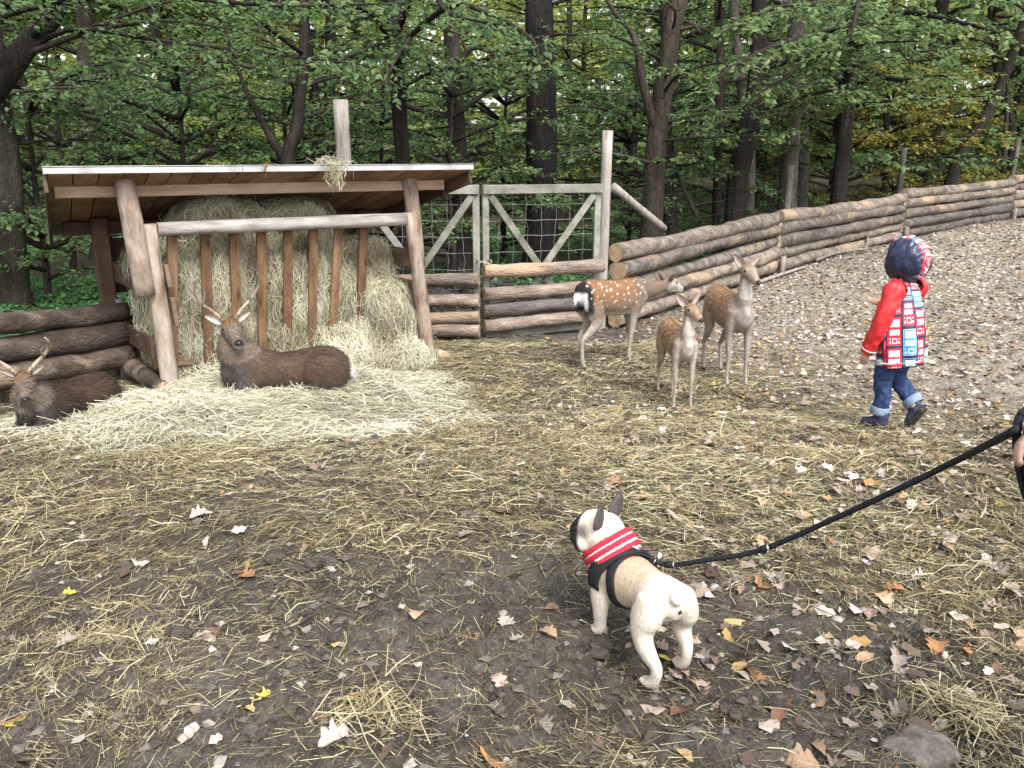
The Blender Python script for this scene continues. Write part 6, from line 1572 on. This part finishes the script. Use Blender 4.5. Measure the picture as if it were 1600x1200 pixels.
SPECIAL = [(32, 1132, 'maple', 'yellow', .075, 'big bright yellow leaf near the lower left corner'), (410, 1105, 'maple', 'yellow', .06, 'yellow pointed leaf on dark mud left of the dog, low in the yard'), (730, 840, 'oak', 'pale', .085, 'whitish oak leaf lying flat left of the head of the dog'), (585, 838, 'oak', 'pale', .065, 'crumpled whitish leaf second to the left of the head of the dog'),
           (790, 978, 'oak', 'pale', .085, 'pale grey oak leaf left of the front paw of the dog'), (322, 1003, 'oak', 'pink', .085, 'pinkish brown lobed leaf on the mud at the left'), (388, 912, 'oak', 'orange', .08, 'rust brown leaf at the edge of the straw on the left'), (545, 1097, 'beech', 'orange', .07, 'narrow orange curled leaf on the dark mud'), (530, 1168, 'oak', 'pale', .12, 'large lilac grey oak leaf at the bottom edge'),
           (772, 1190, 'beech', 'orange', .10, 'rounded rusty leaf at the bottom edge in the middle'), (1072, 1056, 'oak', 'tan', .065, 'tan leaf right beside the right hind paw of the dog'), (1098, 1038, 'oak', 'pale', .085, 'curled whitish leaf just right of the hind paw'), (1018, 1068, 'oak', 'pale', .085, 'greyish lobed leaf under the left hind paw of the dog'), (780, 1068, 'oak', 'pink', .08, 'pink striped oak leaf left of the hind legs'),
           (1215, 918, 'oak', 'pale', .11, 'large whitish oak leaf on the mud below the leash'), (1192, 922, 'oak', 'orange', .085, 'orange brown leaf touching the large whitish one'), (385, 875, 'maple', 'yellow', .05, 'small yellow leaf on straw at the left'), (112, 938, 'maple', 'yellow', .05, 'small clear yellow leaf on the mud at far left'), (1230, 1066, 'beech', 'ochre', .055, 'round ochre leaf on the mud right of the dog'), (1185, 1064, 'oak', 'orange', .075, 'red brown leaf left of the round ochre one'),
           (1398, 925, 'oak', 'orange', .085, 'bright orange brown leaf below the leash at right'), (1560, 800, 'maple', 'yellow', .06, 'yellow leaf on the litter near the right edge'), (663, 826, 'maple', 'yellow', .045, 'small upright yellow leaf on the straw'), (715, 742, 'oak', 'orange', .06, 'orange leaf on dark straw in the middle of the yard'), (668, 665, 'oak', 'orange', .07, 'light orange leaf on the straw behind, near the mud patch'), (1022, 628, 'beech', 'orange', .08, 'red orange leaf on the straw beside the hind foot of the fawn'),
           (508, 1140, 'oak', 'brown', .09, 'dark curled brown leaf near the bottom edge'), (1245, 1190, 'oak', 'tan', .12, 'large tan leaf cut by the bottom edge at right')]
pos = []
for u, v, k, c, s, lb in SPECIAL:
    p = on_ground(u, v); drop_leaf(k, c, p[0], p[1], s, lb); pos.append((p[0], p[1]))
def leaf_density(x, y):
    d = .10 + .90 * sst(-.4, 1.3, x - .12 * (y - 2) + .5 * n2(x, y, .7, 87))
    return d * (1 - .8 * hay_density(x, y)) * sst(.3, -.1, y - fence_y(x))
keys = list(LM); wts = np.array([{'pale': 1.3, 'pink': 1.2, 'tan': 1.5, 'brown': 1.0, 'orange': .55, 'yellow': .35, 'ochre': .4}[c] * {'oak': 1.5, 'beech': .8, 'maple': .6}[k] for k, c in keys]); wts /= wts.sum()
x, y = sample_area(rng, 268, -2.6, 3.4, 1.5, 4.9, lambda a, b: leaf_density(a, b) * in_view(a, b, .64) * np.clip(1.7 - .25 * b, .2, 1))
for a, b in zip(x, y):
    k = keys[int(rng.choice(len(keys), p=wts))]
    drop_leaf(*k, a, b, rng.uniform(.055, .105) * (1 if k[0] == 'oak' else .72), LAB[k])
# a curled orange leaf on the roof edge
o = drop_leaf('oak', 'orange', -1, 1, .13, 'curled orange leaf hanging on the white roof edge of the rack', group=None); p = sh_pt(.78, -.25, 1.80); o.location = p; o.rotation_quaternion = Quaternion((0.6, 0.2, 0.7, 0.3)).normalized()
if 'group' in o: del o['group']

# the rest of the litter, thousands of small leaves and bits that nobody would count
n = 25000
x, y = sample_area(rng, n, -9, 15, 1.3, 21, lambda a, b: (leaf_density(a, b) * .8 + .9 * gravel_density(a, b) * (.35 + .9 * sst(2.8, .8, fence_y(a) - b) + .65 * sst(-.2, .5, n2(a, b, .45, 15)))) * in_view(a, b, .85))
P = np.stack([x, y, ground_z(x, y, True) + rng.uniform(.003, .022, n)], 1)
D = rng.normal(0, 1, (n, 3)) * [1, 1, .22]; Nn = np.array([0, 0, 1]) + rng.normal(0, .32, (n, 3))
Ls = rng.uniform(0, 1, n) ** 1.6 * .065 + .018
D = nrm(D); S_ = nrm(np.cross(Nn, D)); U_ = np.cross(D, S_); w_ = (Ls * rng.uniform(.25, .42, n))[:, None]; Lc = Ls[:, None]; f_ = U_ * Lc * rng.uniform(-.18, .25, (n, 1))
V = np.stack([P - D*Lc*.5, P - D*Lc*.18 + S_*w_ + f_, P + D*Lc*.05 + S_*w_*.62 + f_*.7, P + D*Lc*.25 + S_*w_*.8 + f_, P + D*Lc*.5 + U_*Lc*rng.uniform(-.05, .2, (n, 1)), P + D*Lc*.22 - S_*w_*.85 + f_, P + D*Lc*.02 - S_*w_*.6 + f_*.7, P - D*Lc*.2 - S_*w_ + f_], 1).reshape(-1, 3)
k = np.arange(n)[:, None] * 8; F = np.concatenate([k + np.array([[0, 1, 2, 6]]), k + np.array([[0, 6, 7, 0]])[:, :4], k + np.array([[2, 3, 4, 5]]), k + np.array([[2, 5, 6, 2]])[:, :4]])
F = [np.concatenate([k + np.array([[0, 1, 2, 6]]), k + np.array([[2, 3, 4, 5]])]), np.concatenate([k + np.array([[0, 6, 7]]), k + np.array([[2, 5, 6]])])]
V[:, 2] = np.maximum(V[:, 2], ground_z(V[:, 0], V[:, 1], True) + .002)
M['litter'] = mat_attr('leaf_litter', [(0, (.06, .042, .032)), (.25, (.15, .105, .078)), (.48, (.27, .205, .16)), (.68, (.40, .335, .28)), (.88, (.56, .51, .46)), (.93, (.33, .17, .075)), (.975, (.42, .28, .10)), (1, (.58, .46, .08))], .65)
link('leaf_litter', build_mesh('leaf_litter', V, F, M['litter'], None, False, {'rnd': np.repeat(np.clip(rng.uniform(0, 1, n) * (1 - .35 * sst(3.2, 1.0, fence_y(x) - y) * (x > 1)), 0, 1), 8)}), label='thin litter of small dead leaves strewn over the yard and slope', cat='leaf litter', kind='stuff')

# pale gravel and crumbs of soil
OCT = np.array([[1, 0, 0], [-1, 0, 0], [0, 1, 0], [0, -1, 0], [0, 0, 1], [0, 0, -1.0]]); OF = np.array([[0, 2, 4], [2, 1, 4], [1, 3, 4], [3, 0, 4], [2, 0, 5], [1, 2, 5], [3, 1, 5], [0, 3, 5]])
def pebbles(name, label, n, dens, rlo, rhi, stops, area, seed, cat):
    rng = np.random.default_rng(seed); x, y = sample_area(rng, n, *area, lambda a, b: dens(a, b) * in_view(a, b, .82))
    r = rng.uniform(0, 1, n) ** 2 * (rhi - rlo) + rlo; r = r * (.7 + .06 * y)
    V = OCT[None] * (1 + rng.normal(0, .22, (n, 6, 1))) + rng.normal(0, .13, (n, 6, 3)); V[:, :, 2] *= .6
    a = rng.uniform(0, 6.28, n); c, s = np.cos(a)[:, None], np.sin(a)[:, None]
    V = np.stack([V[..., 0] * c - V[..., 1] * s, V[..., 0] * s + V[..., 1] * c, V[..., 2]], -1) * r[:, None, None]
    V += np.stack([x, y, ground_z(x, y, True) + r * .25], 1)[:, None]
    F = (np.arange(n)[:, None, None] * 6 + OF[None]).reshape(-1, 3)
    link(name, build_mesh(name, V.reshape(-1, 3), F, mat_attr(name, stops, .85), None, False, {'rnd': np.repeat(rng.uniform(0, 1, n), 6)}), label=label, cat=cat, kind='stuff')
pebbles('gravel', 'pale stones and chips scattered on the slope at right', 10000, lambda a, b: gravel_density(a, b) * (.2 + .8 * sst(.35, -.5, n2(a, b, .45, 15))) + .03 * leaf_density(a, b), .006, .022, [(0, (.14, .118, .095)), (.45, (.32, .28, .235)), (.8, (.52, .475, .415)), (1, (.68, .65, .60))], (-3, 15, 1.4, 21), 501, 'gravel')
pebbles('soil_crumbs', 'crumbs and small clods of dark soil on the mud', 12000, lambda a, b: (1 - hay_density(a, b)) * sst(6.5, 3.2, b) * (.3 + .7 * sst(-.1, .5, n2(a, b, 1.5, 33))), 0.004, .026, [(0, (.03, .025, .021)), (.6, (.08, .068, .057)), (.92, (.16, .14, .12)), (1, (.42, .39, .35))], (-4, 4, 1.3, 6.5), 502, 'soil')
# trodden clods and dung-dark lumps
mb = MB(); rc = np.random.default_rng(44)
CL = [on_ground(u, v) for u, v in [(705, 632), (600, 690), (790, 688), (740, 615), (640, 700), (520, 870), (480, 905), (690, 780), (770, 830), (620, 830), (540, 790), (230, 770), (470, 850), (560, 985), (500, 1020), (420, 1090), (360, 1100), (450, 1180), (250, 980), (330, 1160), (890, 1000), (1120, 1090), (1330, 1080), (1420, 1000), (1500, 1060), (1240, 1120), (700, 950), (640, 900), (150, 1050), (90, 900)]]
for p in CL:
    for _ in range(int(rc.integers(2, 6))):
        q = p + rc.normal(0, .06, 3) * [1, 1, 0]; r = rc.uniform(.012, .042); m2 = MB(); ellipsoid(m2, (0, 0, 0), (r, r * rc.uniform(.7, 1.2), r * .5), 12, 8)
        V = np.concatenate(m2.V); V = V * (1 + .35 * fbm(V / r * 1.6 + rc.uniform(0, 50, 3), 4, 3))[:, None] + [q[0], q[1], gz(q[0], q[1]) + r * .15]; mb.add(V, m2.F4[0], m2.F3[0])
mb.obj('mud_clods', [mat_noise('wet_clod', [(.3, (.03, .025, .021)), (.55, (.075, .063, .052)), (.75, (.15, .13, .11))], 30, .6, bump_s=.8, bump_d=.01)], None, False, label='dark trodden clods of mud lying among the straw', cat='mud', kind='stuff')

def rock(label, u, v, r, seed, sc=(1, .75, .5)):
    p = on_ground(u, v); m2 = MB(); ellipsoid(m2, (0, 0, 0), np.array(sc) * r, 26, 18); V = np.concatenate(m2.V)
    V = V * (1 + .22 * vnoise(V / r * 1.3, seed) + .10 * vnoise(V / r * 3.4, seed + 1) + .05 * vnoise(V / r * 9, seed + 2))[:, None]; m2.V = [V]
    m2.obj('rock', [M['stone']], None, True, label=label, cat='rock', loc=(p[0], p[1], p[2] + r * .08), rotz=seed)
M['stone'] = mat_noise('grey_stone', [(.3, (.09, .075, .062)), (.5, (.21, .18, .155)), (.7, (.40, .36, .32))], 22, .85, bump_s=.7, bump_d=.008)
rock('rough grey brown stone half sunk in the mud at lower right', 1436, 1178, .095, 3, (1, .8, .42))
rock('pale flat stone on the slope near the fence foot', 1430, 430, .13, 5)
rock('small pale stone beside the branch at the fence foot', 1300, 432, .12, 7)
def stick(label, K, r0, r1, seed, name='stick', mat=None):
    mb = MB(); tube(mb, curve_pts(K, 14), np.linspace(r0, r1, 14), 8, wob=.12, seed=seed); mb.obj(name, [mat or M['pole']], None, True, label=label, cat='stick')
g = lambda u, v, h=.012: on_ground(u, v) + [0, 0, h]
stick('bare stick lying on the straw behind the leash', [g(1040, 806, .03), g(1082, 833), g(1126, 862)], .011, .007, 1)
stick('grey crooked branch lying at the foot of the long fence', [g(1275, 412, .06), g(1305, 402, .08), g(1340, 398, .10), g(1352, 396, .10), g(1354, 384, .3)], .03, .018, 2, 'branch', M['post_grey'])
stick('weathered pole lying at the foot of the first fence span', [g(1170, 452, .05), g(1215, 436, .06), g(1262, 420, .05)], .035, .022, 3, 'branch', M['post_grey'])

# tufts of longer straw
TU = [(1385, 700, 900, .16, .34), (1500, 1130, 420, .09, .6), (570, 1120, 260, .09, .55), (1290, 720, 500, .2, .5), (180, 1000, 200, .10, .6), (960, 700, 300, .2, .5), (760, 620, 380, .2, .5), (1130, 690, 420, .22, .55), (60, 800, 300, .18, .6)]  # first tuft toned darker: shadow below the child put into its straw
VV, FF, AA, off = [], [], [], 0
for u, v, n, sp, tone in TU:
    c = on_ground(u, v); P = c + rng.normal(0, 1, (n, 3)) * [sp, sp, 0]; P[:, 2] = ground_z(P[:, 0], P[:, 1], True) + rng.uniform(0, .05, n) * np.exp(-((P[:, 0]-c[0])**2 + (P[:, 1]-c[1])**2) / sp**2)
    D = rng.normal(0, 1, (n, 3)) * [1, 1, .25]; V, F, a = strands(P, D, np.array([0, 0, 1]) + rng.normal(0, .4, (n, 3)), rng.uniform(.05, .2, n), rng.uniform(.002, .004, n) * (.7 + .09 * c[1]), np.clip(rng.normal(tone, .2, n), 0, 1), .12, rng)
    V[:, 2] = np.maximum(V[:, 2], ground_z(V[:, 0], V[:, 1]) + .001); VV.append(V); FF.append(F + off); AA.append(a); off += len(V)
link('straw_tufts', build_mesh('straw_tufts', np.concatenate(VV), np.concatenate(FF), M['straw'], None, False, {'rnd': np.concatenate(AA)}), label='loose tufts of straw trodden into the yard', cat='straw', kind='stuff')
